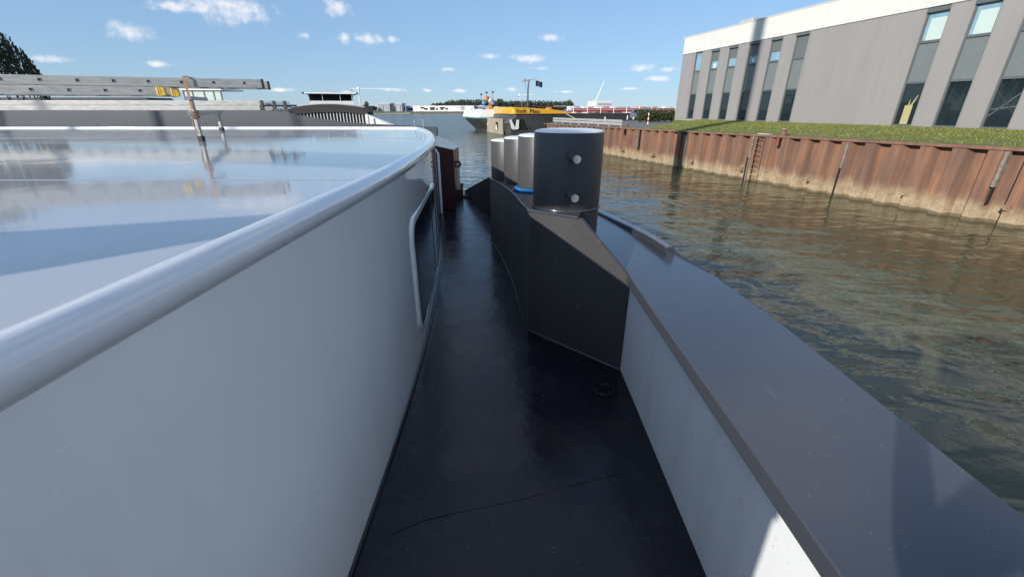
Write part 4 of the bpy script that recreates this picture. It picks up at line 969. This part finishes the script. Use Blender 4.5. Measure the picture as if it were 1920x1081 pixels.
wb = thing('white_bow_barge', tp(2, 16, WATER), 'barge with a white bow and teal stripe lying behind the tanker', 'ship')
WO = V(-6.4, 80.0, 0)
def wp(a, b, z): q = WO + TD * a + TE * b; return V(q.x, q.y, z)
def wring(z, i, fl): return [wp(a, b, zz) for a, b, zz in hull_ring(z, i, L=60, B=9.5, fl=fl, bow=4)]
m = loft([wring(WATER - .5, 2.2, 1.5), wring(WATER + .4, 1.9, 1.4), wring(-1.45, 0, .7)]); m.build('hull', 'tanker_black', wb)
m = loft([wring(-1.44, -.02, .68), wring(-1.22, -.15, .66)]); m.build('teal_stripe', 'teal', wb)
m = loft([wring(-1.22, -.22, .6), wring(-1.08, -.24, .58)]); m.build('white_stripe', 'white_paint', wb)
m = loft([wring(-1.08, -.18, .58), wring(.05, .25, .5)]); m.build('bow_bulwark', 'white_paint', wb)
m = MB(); m.slab([wp(1.9, -.2, -2.5), wp(3.4, -.2, -2.6), wp(3.2, -.2, -1.5), wp(2.6, -.2, -1.5)], TE * -.1); m.build('anchor', 'dirty_white', wb)
m = MB(); m.slab([wp(2.9, -.32, -2.4), wp(3.9, -.32, -2.8), wp(3.8, -.32, -1.5), wp(3.1, -.32, -1.5)], TE * -.04); m.build('anchor_pocket', 'hole_black', wb)
m = MB(); m.tube([wp(3.5, 3, 0), wp(3.5, 3, 2.1)], .16, 8); pm_ = m.build('signal_mast', 'orange_paint', wb, smooth=50)
for a, z, mt in ((2.4, 1.15, 'blue_paint'), (4.0, 1.1, 'blue_hull'), (2.9, 1.9, 'orange_paint'), (3.6, 1.6, 'cream')):
    m = MB(); m.lathe([(.1, -.35), (.38, -.25), (.38, .25), (.1, .35)], wp(a, 2.8, z), 12); m.build('mast_drum', mt, pm_, smooth=40)
for a, z in ((2.0, 2.4), (3.0, 2.7), (4.2, 2.8)):
    m = MB(); m.tube([wp(a, 3, 1.5), wp(a, 3, z)], .04, 6); m.obox(wp(a - .2, 2.95, z), TD * .4, TE * .1, (0, 0, .25)); m.build('mast_lamp', 'dark_paint', pm_)
for a, w, h, mt in ((2.0, .5, .5, 'dark_paint'), (3.0, .7, .9, 'orange_paint'), (4.3, .6, .7, 'dirty_white'), (5.2, 1.2, .5, 'dark_paint')):
    m = MB(); m.obox(wp(a, 2, -.2), TD * w, TE * .8, (0, 0, h)); m.build('deck_gear', mt, wb, bevel=.05)

# ------------------------------------------------------------------ car, hedge, posts on the quay
def build_car():
    c0 = at_z(1206, 226.2, -1.42); loc = V(c0.x + .2, c0.y, -1.42)
    e = thing('parked_car', loc, 'grey hatchback parked beside the hedge on the quay road', 'car')
    h = R(-58); D, N2 = V(math.cos(h), math.sin(h), 0), V(-math.sin(h), math.cos(h), 0)
    def P(a, b, z): q = loc + D * a + N2 * b; return V(q.x, q.y, loc.z + z)
    prof = [(-2.05, .35), (-2.08, .75), (-1.98, 1.02), (-1.72, 1.38), (-1.25, 1.5), (-.2, 1.52), (.35, 1.45), (1.05, 1.02), (1.75, .86), (2.05, .66), (2.08, .35)]
    m = MB(); n = len(prof); vs = []
    for b, k in ((-.86, 0), (-.78, 1), (.78, 1), (.86, 0)):
        for a, z in prof:
            tw = max(0, (z - .95) / .55) * .17
            bb = b + (tw if b < 0 else -tw) if k == 0 else b * (1 - .16 * max(0, (z - .95) / .55))
            vs.append(P(a * (.985 if k == 0 else 1), bb, z))
    m.add(vs, [(j * n + i, j * n + i + 1, (j + 1) * n + i + 1, (j + 1) * n + i) for j in range(3) for i in range(n - 1)] + [tuple(range(n)), tuple(range(3 * n, 4 * n))[::-1]] + [(0, n, 2 * n, 3 * n), (n - 1, 2 * n - 1, 3 * n - 1, 4 * n - 1)])
    body = m.build('body', 'car_grey', e, bevel=.05)
    for s in (-1, 1):
        for pts in ([(-1.55, 1.02), (-1.35, 1.38), (-.75, 1.42), (-.75, 1.0)], [(-.68, 1.0), (-.68, 1.42), (.0, 1.42), (.0, .99)], [(.06, .99), (.06, 1.42), (.3, 1.36), (.85, 1.02)]):
            m = MB(); m.slab([P(a, s * (.845 - .17 * max(0, (z - .95) / .55) + .018), z) for a, z in pts], N2 * (.012 * s)); m.build('side_window', 'glass_dark', e)
        m = MB(); m.slab([P(-.70, s * .865, .45), P(.1, s * .865, .45), P(.1, s * .865, .97), P(-.70, s * .865, .97)], N2 * .008 * s); dr = m.build('door', 'car_grey', e)
        m = MB(); m.bar(P(-.62, s * .885, .85), P(-.42, s * .885, .85), .02, .03); m.build('handle', 'car_grey', dr)
        m = MB(); c = P(.55, s * .95, 1.02); m.obox(c - D * .1 - N2 * .09 - V(0, 0, .06), D * .16, N2 * .18, (0, 0, .13)); m.build('wing_mirror', 'car_grey', e, bevel=.03)
        m = MB(); m.slab([P(1.86, s * .45, .62), P(1.86, s * .82, .62), P(1.80, s * .82, .80), P(1.88, s * .45, .76)], D * .16); m.build('headlight', 'lamp_glass', e)
        for a in (-1.28, 1.28):
            m = MB(); c0_, c1_ = P(a, s * .70, .31), P(a, s * .885, .31); m.tube([c0_, c1_], .31, 24); w = m.build('wheel', 'tyre', e, smooth=40)
            m = MB(); m.tube([P(a, s * .884, .31), P(a, s * .90, .31)], .2, 18); m.build('rim', 'zinc', w, smooth=40)
    m = MB(); m.slab([P(.42, -.62, 1.43), P(.42, .62, 1.43), P(1.06, .70, 1.03), P(1.06, -.70, 1.03)], D * .012 + V(0, 0, .012)); m.build('windscreen', 'glass_dark', e)
    m = MB(); m.slab([P(2.0, -.3, .42), P(2.0, .3, .42), P(2.0, .3, .62), P(2.0, -.3, .62)], D * .1); m.build('grille', 'black_rubber', e)
build_car()
hd = thing('hedge', V(16.8, 56.2, -1.42), 'clipped green hedge between the parked car and the grey hall', 'hedge')
m = MB(); rnd = random.Random(11)
for k in range(34):
    u = k / 33; blob(m, V(15.4 + 4.6 * u, 55.0 + .9 * u, -.65 + rnd.uniform(-.05, .1)), .62, 110, .10, rnd, (1, 1, 1.2))
m.build('foliage', 'hedge_leaf', hd, fix=False)
m = MB()
for k in range(6): m.tube([(15.6 + .8 * k, 55.2 + .15 * k, -1.43), (15.6 + .8 * k, 55.25 + .15 * k, -.6)], .04, 6)
m.build('stems', 'bark', hd)
q = at_z(1214.5, 232.5, -1.40); e = thing('marker_post', V(q.x, q.y, -1.40), 'red and white banded marker post at the edge of the grass', 'post')
for k in range(5):
    m = MB(); m.lathe([(.06, -1.42 + k * .22), (.06, -1.42 + (k + 1) * .22 - .003)], (q.x, q.y, 0), 12); m.build('band', 'white_paint' if k % 2 == 0 else 'sign_red', e, smooth=40)
q = at_z(1242, 226.5, -1.40); q = V(q.x, q.y, -1.42); e = thing('round_sign', q, 'small red sign on a pale post before the hedge', 'sign')
m = MB(); m.tube([q, q + V(0, 0, 1.25)], .03, 8); m.build('post', 'zinc', e, smooth=40)
m = MB(); m.box(q.x - .28, q.x + .28, q.y - .03, q.y - .01, q.z + 1.0, q.z + 1.32); m.build('sign_plate', 'sign_red', e, bevel=.005)
for px, py, lb_ in ((1134, 229.5, 'short white road post on the pavement right behind the guard rail'), (1176, 224.5, 'short white road post on the pavement beside the parked car')):
    q = at_z(px, py, -1.42); m = MB(); m.lathe([(.07, 0), (.07, .5), (.05, .62)], (q.x, q.y, -1.43), 10); tag(m.build('short_post', 'white_paint', smooth=40), lb_, 'post', 'short white posts on the quay road')

# ------------------------------------------------------------------ far shore
def far(px, py, y): return at_y(px, py, y)
def wbox(root, name, mt, px0, px1, py0, py1, y, dep=18):
    a, b = far(px0, py0, y), far(px1, py1, y); m = MB(); m.box(a.x, b.x, y, y + dep, b.z, a.z); return m.build(name, mt, root)
GZ = far(800, 208.6, 470).z
sh = thing('shed_hall', V(far(738, 208, 470).x, 470, -2.45), 'grey twin block factory hall with a dark gate on the far shore', 'building')
wbox(sh, 'block', 'warehouse_grey', 708, 731.5, 194.5, 209, 470); wbox(sh, 'block', 'warehouse_grey', 741, 754.5, 194.5, 209, 470); wbox(sh, 'block', 'warehouse_grey', 731.5, 741, 196.5, 209, 473)
for a, b in ((710, 731), (741.5, 754)): wbox(sh, 'roof_band', 'pale_panel', a, b, 193, 195.5, 469.6, 19)
wbox(sh, 'gate', 'opening_dark', 731.8, 741, 199.5, 208.3, 470.5, .5)
for a in (718, 750.3): wbox(sh, 'door', 'opening_dark', a, a + 1.6, 196.8, 208.3, 469.8, .3)
for k in range(7): wbox(sh, 'column', 'pale_panel', 711 + k * 3.2 + (0 if k < 6 else 12), 711.5 + k * 3.2 + (0 if k < 6 else 12), 196, 208.5, 469.7, .2)
lw = thing('low_annex', V(far(765, 208, 480).x, 480, -2.45), 'low blue grey annex beside the grey factory hall', 'building')
wbox(lw, 'wall', 'warehouse_blue', 755, 778, 198.5, 209, 480); wbox(lw, 'window', 'opening_dark', 757, 762, 201, 206, 479.8, .3); wbox(lw, 'window', 'opening_dark', 765, 775, 203, 206.5, 479.8, .3)
wh_ = thing('white_warehouse', V(far(850, 208, 475).x, 475, -2.45), 'long white warehouse with dark loading bays on the far shore', 'building')
wbox(wh_, 'wall', 'warehouse_white', 774, 889, 198.2, 209, 476, 30); wbox(wh_, 'roof_edge', 'pale_panel', 773.5, 889.5, 197.8, 198.4, 475.8, 31)
for a, b, c, d in ((788, 796, 201, 203.5), (795, 802, 202.5, 206), (806, 815, 200.8, 206.5), (817, 821, 202.5, 206), (824, 834, 200.8, 203.5), (826, 831, 203, 206), (835, 840, 202.5, 205.5), (881, 886, 203.7, 206.5)):
    wbox(wh_, 'loading_bay', 'opening_dark', a, b, c, d, 475.7, .3)
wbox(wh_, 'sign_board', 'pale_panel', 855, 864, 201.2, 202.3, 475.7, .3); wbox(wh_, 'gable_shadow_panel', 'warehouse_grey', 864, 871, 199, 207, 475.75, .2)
bw = thing('blue_warehouse', V(far(902, 208, 480).x, 480, -2.45), 'small blue gabled warehouse at the end of the white one', 'building')
wbox(bw, 'wall', 'warehouse_blue', 889, 914, 199.5, 207.5, 480); wbox(bw, 'window_band', 'opening_dark', 892, 910, 202, 203.6, 479.7, .3)
a, b, c = far(888.5, 199.5, 479.6), far(901.5, 197, 479.6), far(914.5, 199.5, 479.6); m = MB(); m.slab([a, c, b], (0, 20, 0)); m.build('roof', 'pale_panel', bw)
for px, w, lb in ((779, 3.2, 'white van parked before the loading bays'), (786, 2.6, 'white car parked beside the van'), (843, 3.5, 'white trailer parked under the blank warehouse wall'), (849, 3, 'white delivery truck parked next to the trailer'), (803, 2.8, 'white lorry parked between two loading bays')):
    q = far(px, 207, 465); z0 = -2.45; e = thing('parked_vehicle', V(q.x, 465, z0), lb, 'vehicle', 'vehicles parked on the far shore')
    m = MB(); m.box(q.x - w / 2, q.x + w / 2, 464, 466, z0 + .4, z0 + 1.9); m.build('body', 'white_paint', e, bevel=.2)
    for s in (-.3, .3): m = MB(); m.tube([(q.x + s * w, 463.9, z0 + .4), (q.x + s * w, 464.3, z0 + .4)], .4, 12); m.build('wheel', 'tyre', e)
# street lamp, cranes
def lamp(px, y0, y1, yd, lb):
    b, t_ = far(px, y1, yd), far(px - 2, y0, yd); e = thing('lamp_mast', V(b.x, yd, -2.45), lb, 'lamp post')
    m = MB(); m.tube([V(b.x, yd, -2.5), V(b.x, yd, t_.z)], [.28, .16], 8); m.build('mast', 'zinc', e, smooth=40)
    m = MB(); m.lathe([(.2, -.3), (.9, -.1), (.9, .2), (.3, .4)], V(b.x, yd, t_.z), 10); m.build('lamp_head', 'zinc', e, smooth=40)
lamp(761, 178, 207, 462, 'tall single lamp mast before the far warehouses')
def crane(px, ptop, jib0, jib1, yd, lb, z0=-2.4, slope=0):
    t_ = far(px, ptop, yd); e = thing('tower_crane', V(t_.x, yd, z0), lb, 'crane', 'tower cranes on the far horizon')
    m = MB(); w = .9
    for sx_ in (-w, w):
        for sy in (-w, w): m.bar((t_.x + sx_, yd + sy, z0), (t_.x + sx_, yd + sy, t_.z), .35, .35, (0, 1, 0))
    for k in range(10):
        za, zb = z0 + (t_.z - z0) * k / 10, z0 + (t_.z - z0) * (k + 1) / 10
        m.bar((t_.x - w, yd - w, za), (t_.x + w, yd - w, zb), .2, .2, (0, 1, 0)); m.bar((t_.x + w, yd + w, za), (t_.x - w, yd + w, zb), .2, .2, (0, 1, 0))
    m.build('tower', 'crane_pale', e)
    a, b = far(jib0, ptop, yd), far(jib1, ptop - slope, yd); m = MB()
    m.bar((a.x, yd, t_.z), (b.x, yd, b.z), .5, .35); m.bar((a.x, yd, t_.z + 1.0), (b.x, yd, b.z + .6), .3, .25)
    for k in range(24):
        u = k / 24; m.bar((a.x + (b.x - a.x) * u, yd, t_.z + (b.z - t_.z) * u), (a.x + (b.x - a.x) * (u + .03), yd, t_.z + 1 + (b.z - t_.z) * u), .2, .2)
    m.build('jib', 'crane_pale', e)
    m = MB(); m.box(a.x - 1, a.x + 2.5, yd - 1, yd + 1, t_.z - 2.0, t_.z); m.build('counterweight', 'concrete', e)
    m = MB(); m.box(t_.x - 1.1, t_.x + 1.3, yd - 1.3, yd + 1.3, t_.z - .4, t_.z + 2.0); m.build('crane_cab', 'white_paint', e)
crane(671.5, 167, 656, 742, 620, 'pale tower crane with a long level jib behind the hold barge')
crane(974, 179.5, 971, 999, 640, 'pale tower crane behind the tanker bow', slope=2)

# trees
def tree(name, base, h, cr, lb, mt='tree_leaf', n=900, leaf=.35, sq=(1, 1, 1), seed=1, group=None, lift=.62):
    rnd = random.Random(seed); e = thing(name, base, lb, 'tree', group)
    m = MB(); p = V(*base); pts = [p - V(0, 0, .1), p + V(.1 * cr, 0, h * .35), p + V(-.05 * cr, 0, h * .75)]; m.tube(pts, [h * .035, h * .025, h * .01], 8)
    for k in range(7):
        a = k * 2.4; q = p + V(0, 0, h * rnd.uniform(.35, .6)); m.tube([q, q + V(math.cos(a) * cr * .5, math.sin(a) * cr * .5, h * .18)], [h * .012, h * .005], 6)
    m.build('trunk', 'bark', e, smooth=50)
    m = MB(); k = 16
    for i in range(k):
        d = V(rnd.gauss(0, 1), rnd.gauss(0, 1), rnd.gauss(0, 1)).normalized() * rnd.uniform(.35, .8)
        blob(m, p + V(d.x * cr * sq[0], d.y * cr * sq[1], h * lift + d.z * h * .36 * sq[2]), cr * rnd.uniform(.28, .45), n // k, leaf, rnd, (1, 1, .9))
    m.build('crown', mt, e, fix=False)
def tree_px(px, pyb, pyt, hw, yd, lb, seed, mt='tree_leaf', zb=-2.45, group=None, n=900):
    t_ = far(px, pyt, yd); r_ = abs(far(px + hw, pyt, yd).x - t_.x); h = t_.z - zb
    tree('tree', (t_.x, yd, zb), h, r_, lb, mt, n, max(.25, r_ * .10), seed=seed, group=group)
tree_px(686, 207, 189, 8, 440 + 22, 'yellow green rounded tree beside the hold barge bulkhead', 3, 'tree_leaf')
tree_px(698, 207, 199, 7, 464, 'low dark bushy tree next to the factory hall', 4, 'far_leaf')
tree_px(703, 207, 198, 5, 468, 'small dark tree at the corner of the factory hall', 5, 'far_leaf')
tree_px(937, 206, 178, 9, 300, 'tall green tree standing behind the white barge bow', 6, 'tree_leaf', n=1300)
tree_px(922, 206, 186, 8, 305, 'broad green tree behind the signal mast of the white barge', 7, 'tree_leaf', n=1100)
tree_px(1067, 206, 187, 12, 330, 'round green tree seen above the tanker deck', 8, 'tree_leaf', n=1300)
m = MB(); rnd = random.Random(21)
for px in range(812, 1062, 2):
    top = 196.5 - max(0, min(6.5, (px - 812) * .13)) if px < 925 else (191.5 if px < 1000 else 192)
    top += rnd.uniform(-1.2, 1.2); yd = rnd.uniform(560, 620); t_ = far(px, top, yd); hz = t_.z + 2.4
    for k in range(3): blob(m, V(t_.x + rnd.uniform(-2, 2), yd + rnd.uniform(-4, 4), -2.4 + hz * (.25 + .3 * k)), hz * .32, 46, .95, rnd, (1.2, 1, 1))
for px in list(range(1080, 1262, 5)) + list(range(440, 552, 5)):
    top = rnd.uniform(199, 202.5); yd = rnd.uniform(600, 640); t_ = far(px, top, yd); hz = t_.z + 2.4
    for k in range(2): blob(m, V(t_.x, yd, -2.4 + hz * (.3 + .35 * k)), hz * .4, 40, .5, rnd, (1.6, 1, 1))
tag(m.build('far_wood', 'far_leaf', fix=False), 'dark wood on the horizon behind the warehouses', 'wood', kind='stuff')
# weeping willow at the left
ww = thing('willow_tree', V(-58.0, 46, -2.0), 'dark weeping willow behind the ladders with hanging twigs', 'tree')
m = MB(); m.tube([(-58.0, 46, -2.1), (-57.6, 46, 1.5), (-58.4, 46, 5)], [.7, .5, .25], 10)
for k in range(9):
    a = k * .7; m.tube([(-58.0, 46, 3), (-58.0 + 3 * math.cos(a), 46 + 3 * math.sin(a), 6), (-58.0 + 5.5 * math.cos(a), 46 + 5.5 * math.sin(a), 6.6)], [.25, .14, .05], 6)
m.build('trunk', 'bark', ww, smooth=50)
m = MB(); rnd = random.Random(9)
for k in range(950):
    a = rnd.uniform(0, 6.283); rr = 8.4 * rnd.random() ** .45; hz = 10.6 * math.sqrt(max(0, 1 - (rr / 9.2) ** 2)) + rnd.uniform(-.6, .5)
    x, y, z = -58.0 + rr * math.cos(a), 46 + rr * math.sin(a), hz; L_ = rnd.uniform(2.0, 5.5); ox, oy = math.cos(a) * .12, math.sin(a) * .12
    st = int(L_ / .22)
    for j in range(st):
        zz = z - j * .22; 
        if zz < -1.4: break
        w = rnd.uniform(.05, .11); b = rnd.uniform(0, 3.14); dx, dy = math.cos(b) * w, math.sin(b) * w; cx, cy2 = x + ox * math.sqrt(j) * .8 + rnd.gauss(0, .05), y + oy * math.sqrt(j) * .8 + rnd.gauss(0, .05)
        m.add([(cx - dx, cy2 - dy, zz), (cx, cy2, zz + .16), (cx + dx, cy2 + dy, zz), (cx, cy2, zz - .2)], [(0, 1, 2, 3)])
m.build('crown', 'willow_leaf', ww, fix=False)

# unseen tower added out of frame; its long shadow crosses grass and facade
qp = quay(quay_at_px(1280, 243)); base = V(qp.x, qp.y, 0) + V(SUN_AZ.x, SUN_AZ.y, 0) * 46
ct = thing('shadow_tower', V(base.x, base.y, WATER), 'tall unseen steel column added to throw a shadow on the grass and facade', 'crane')
m = MB(); m.lathe([(1.3, 12.6), (1.3, 13.0), (.50, 13.2), (.50, 35), (.9, 35.2), (.9, 36)], V(base.x, base.y, 0), 24); m.build('column', 'crane_pale', ct, smooth=40)
for ax, ay in ((-1, -1), (1, -1), (1, 1), (-1, 1)):
    m = MB(); m.tube([(base.x + 3 * ax, base.y + 3 * ay, WATER - 1), (base.x + 1.0 * ax, base.y + 1.0 * ay, 12.7)], .045, 10); m.build('leg', 'crane_pale', ct, smooth=40)
m = MB(); m.box(base.x - 1.6, base.x + 1.6, base.y - 2.5, base.y + 2.0, 36, 39); m.build('tower_head', 'white_paint', ct, bevel=.1)
m = MB(); m.bar((base.x, base.y - 2, 38), (base.x - 14, base.y - 14, 49), 1, 1); m.build('tower_arm', 'crane_pale', ct)

# ------------------------------------------------------------------ the photographer, standing on the side deck behind the lens
def photographer():
    ox, oy, oz = .09, -.60, DECK
    e = thing('person', V(ox, oy, oz), 'person in dark jacket and trousers holding a phone up on the side deck', 'person')
    J = {}; E = []
    def j(n, x, y, z, r, r2=None, p=None):
        J[n] = (len(J), (ox + x, oy + y, oz + z), (r, r2 or r))
        if p: E.append((J[p][0], J[n][0]))
    j('pel', 0, 0, .95, .16, .12); j('waist', 0, .0, 1.08, .15, .11, 'pel'); j('chest', 0, 0, 1.27, .17, .12, 'waist'); j('coll', 0, 0, 1.40, .11, .09, 'chest'); j('neck', 0, .02, 1.46, .055, .06, 'coll')
    j('jaw', 0, .055, 1.53, .06, .07, 'neck'); j('head', 0, .04, 1.61, .078, .095, 'jaw'); j('crown', 0, .03, 1.67, .06, .07, 'head'); j('nose', 0, .145, 1.585, .012, .012, 'head')
    for s, n in ((-1, 'l'), (1, 'r')):
        j(n + 'sh', s * .18, 0, 1.37, .075, .07, 'coll'); j(n + 'el', s * .26, .14, 1.16, .05, .05, n + 'sh'); j(n + 'wr', s * .10, .40, 1.36, .032, .028, n + 'el'); j(n + 'pa', s * .075, .47, 1.43, .038, .022, n + 'wr')
        for k in range(4):
            j(n + 'f%d' % k, s * (.07 - .006 * k), .52 + .004 * k, 1.45 + .020 * k - .02, .0095, .0095, n + 'pa'); j(n + 'g%d' % k, s * (.045 - .004 * k), .535, 1.455 + .020 * k - .02, .0085, .0085, n + 'f%d' % k)
        j(n + 't0', s * .06, .485, 1.47, .011, .011, n + 'pa'); j(n + 't1', s * .04, .50, 1.50, .0095, .0095, n + 't0')
        j(n + 'hp', s * .095, 0, .90, .10, .10, 'pel'); j(n + 'kn', s * .11, .03, .50, .065, .065, n + 'hp'); j(n + 'an', s * .12, -.01, .10, .045, .045, n + 'kn'); j(n + 'he', s * .12, -.02, .045, .045, .04, n + 'an'); j(n + 'to', s * .14, .19, .03, .035, .03, n + 'he')
        j(n + 'ear', s * .082, .03, 1.59, .012, .02, 'head')
    me = bpy.data.meshes.new('body'); me.from_pydata([v[1] for v in J.values()], E, []); o = bpy.data.objects.new('body', me); C.objects.link(o)
    o.modifiers.new('skin', 'SKIN')
    for v, d in zip(J.values(), me.skin_vertices[0].data): d.radius = v[2]
    me.skin_vertices[0].data[0].use_root = True
    sd_ = o.modifiers.new('sub', 'SUBSURF'); sd_.levels = 1; sd_.render_levels = 2
    bpy.context.view_layer.update()
    m2 = bpy.data.meshes.new_from_object(o.evaluated_get(bpy.context.evaluated_depsgraph_get())); bpy.data.objects.remove(o)
    m2.materials.clear()
    for n in ('jacket', 'skin', 'trousers', 'tyre'): m2.materials.append(M[n])
    for p in m2.polygons:
        c = p.center; z = c.z - oz; y = c.y - oy
        p.material_index = 3 if z < .09 else 2 if z < .93 and y < .2 else 1 if z > 1.475 or y > .40 else 0
        p.use_smooth = True
    b = bpy.data.objects.new('body', m2); C.objects.link(b); b.parent = e; b.location = -e.location
    m = MB(); m.lathe([(.093, .0), (.098, .04), (.085, .085), (.05, .112), (.01, .12)], V(ox, oy + .02, oz + 1.61), 20)
    m.v = [(x, y - (.02 if z < oz + 1.66 else 0), z) for x, y, z in m.v]; m.build('hair', 'hair', e, smooth=60)
    for s in (-.03, .03):
        m = MB(); m.lathe([(.002, -.008), (.008, -.004), (.008, .004), (.002, .008)], V(ox + s, oy + .128, oz + 1.615), 10); m.build('eye', 'hole_black', e, smooth=60)
    m = MB(); m.bar(V(ox - .02, oy + .122, oz + 1.545), V(ox + .02, oy + .122, oz + 1.545), .01, .008); m.build('mouth', 'maroon', e)
    m = MB(); m.box(-.078, .078, -.050, -.041, -.040, .036); ph = m.build('phone', 'black_rubber', bevel=.003); tag(ph, 'black phone held up by the person on the side deck', 'phone')
photographer()
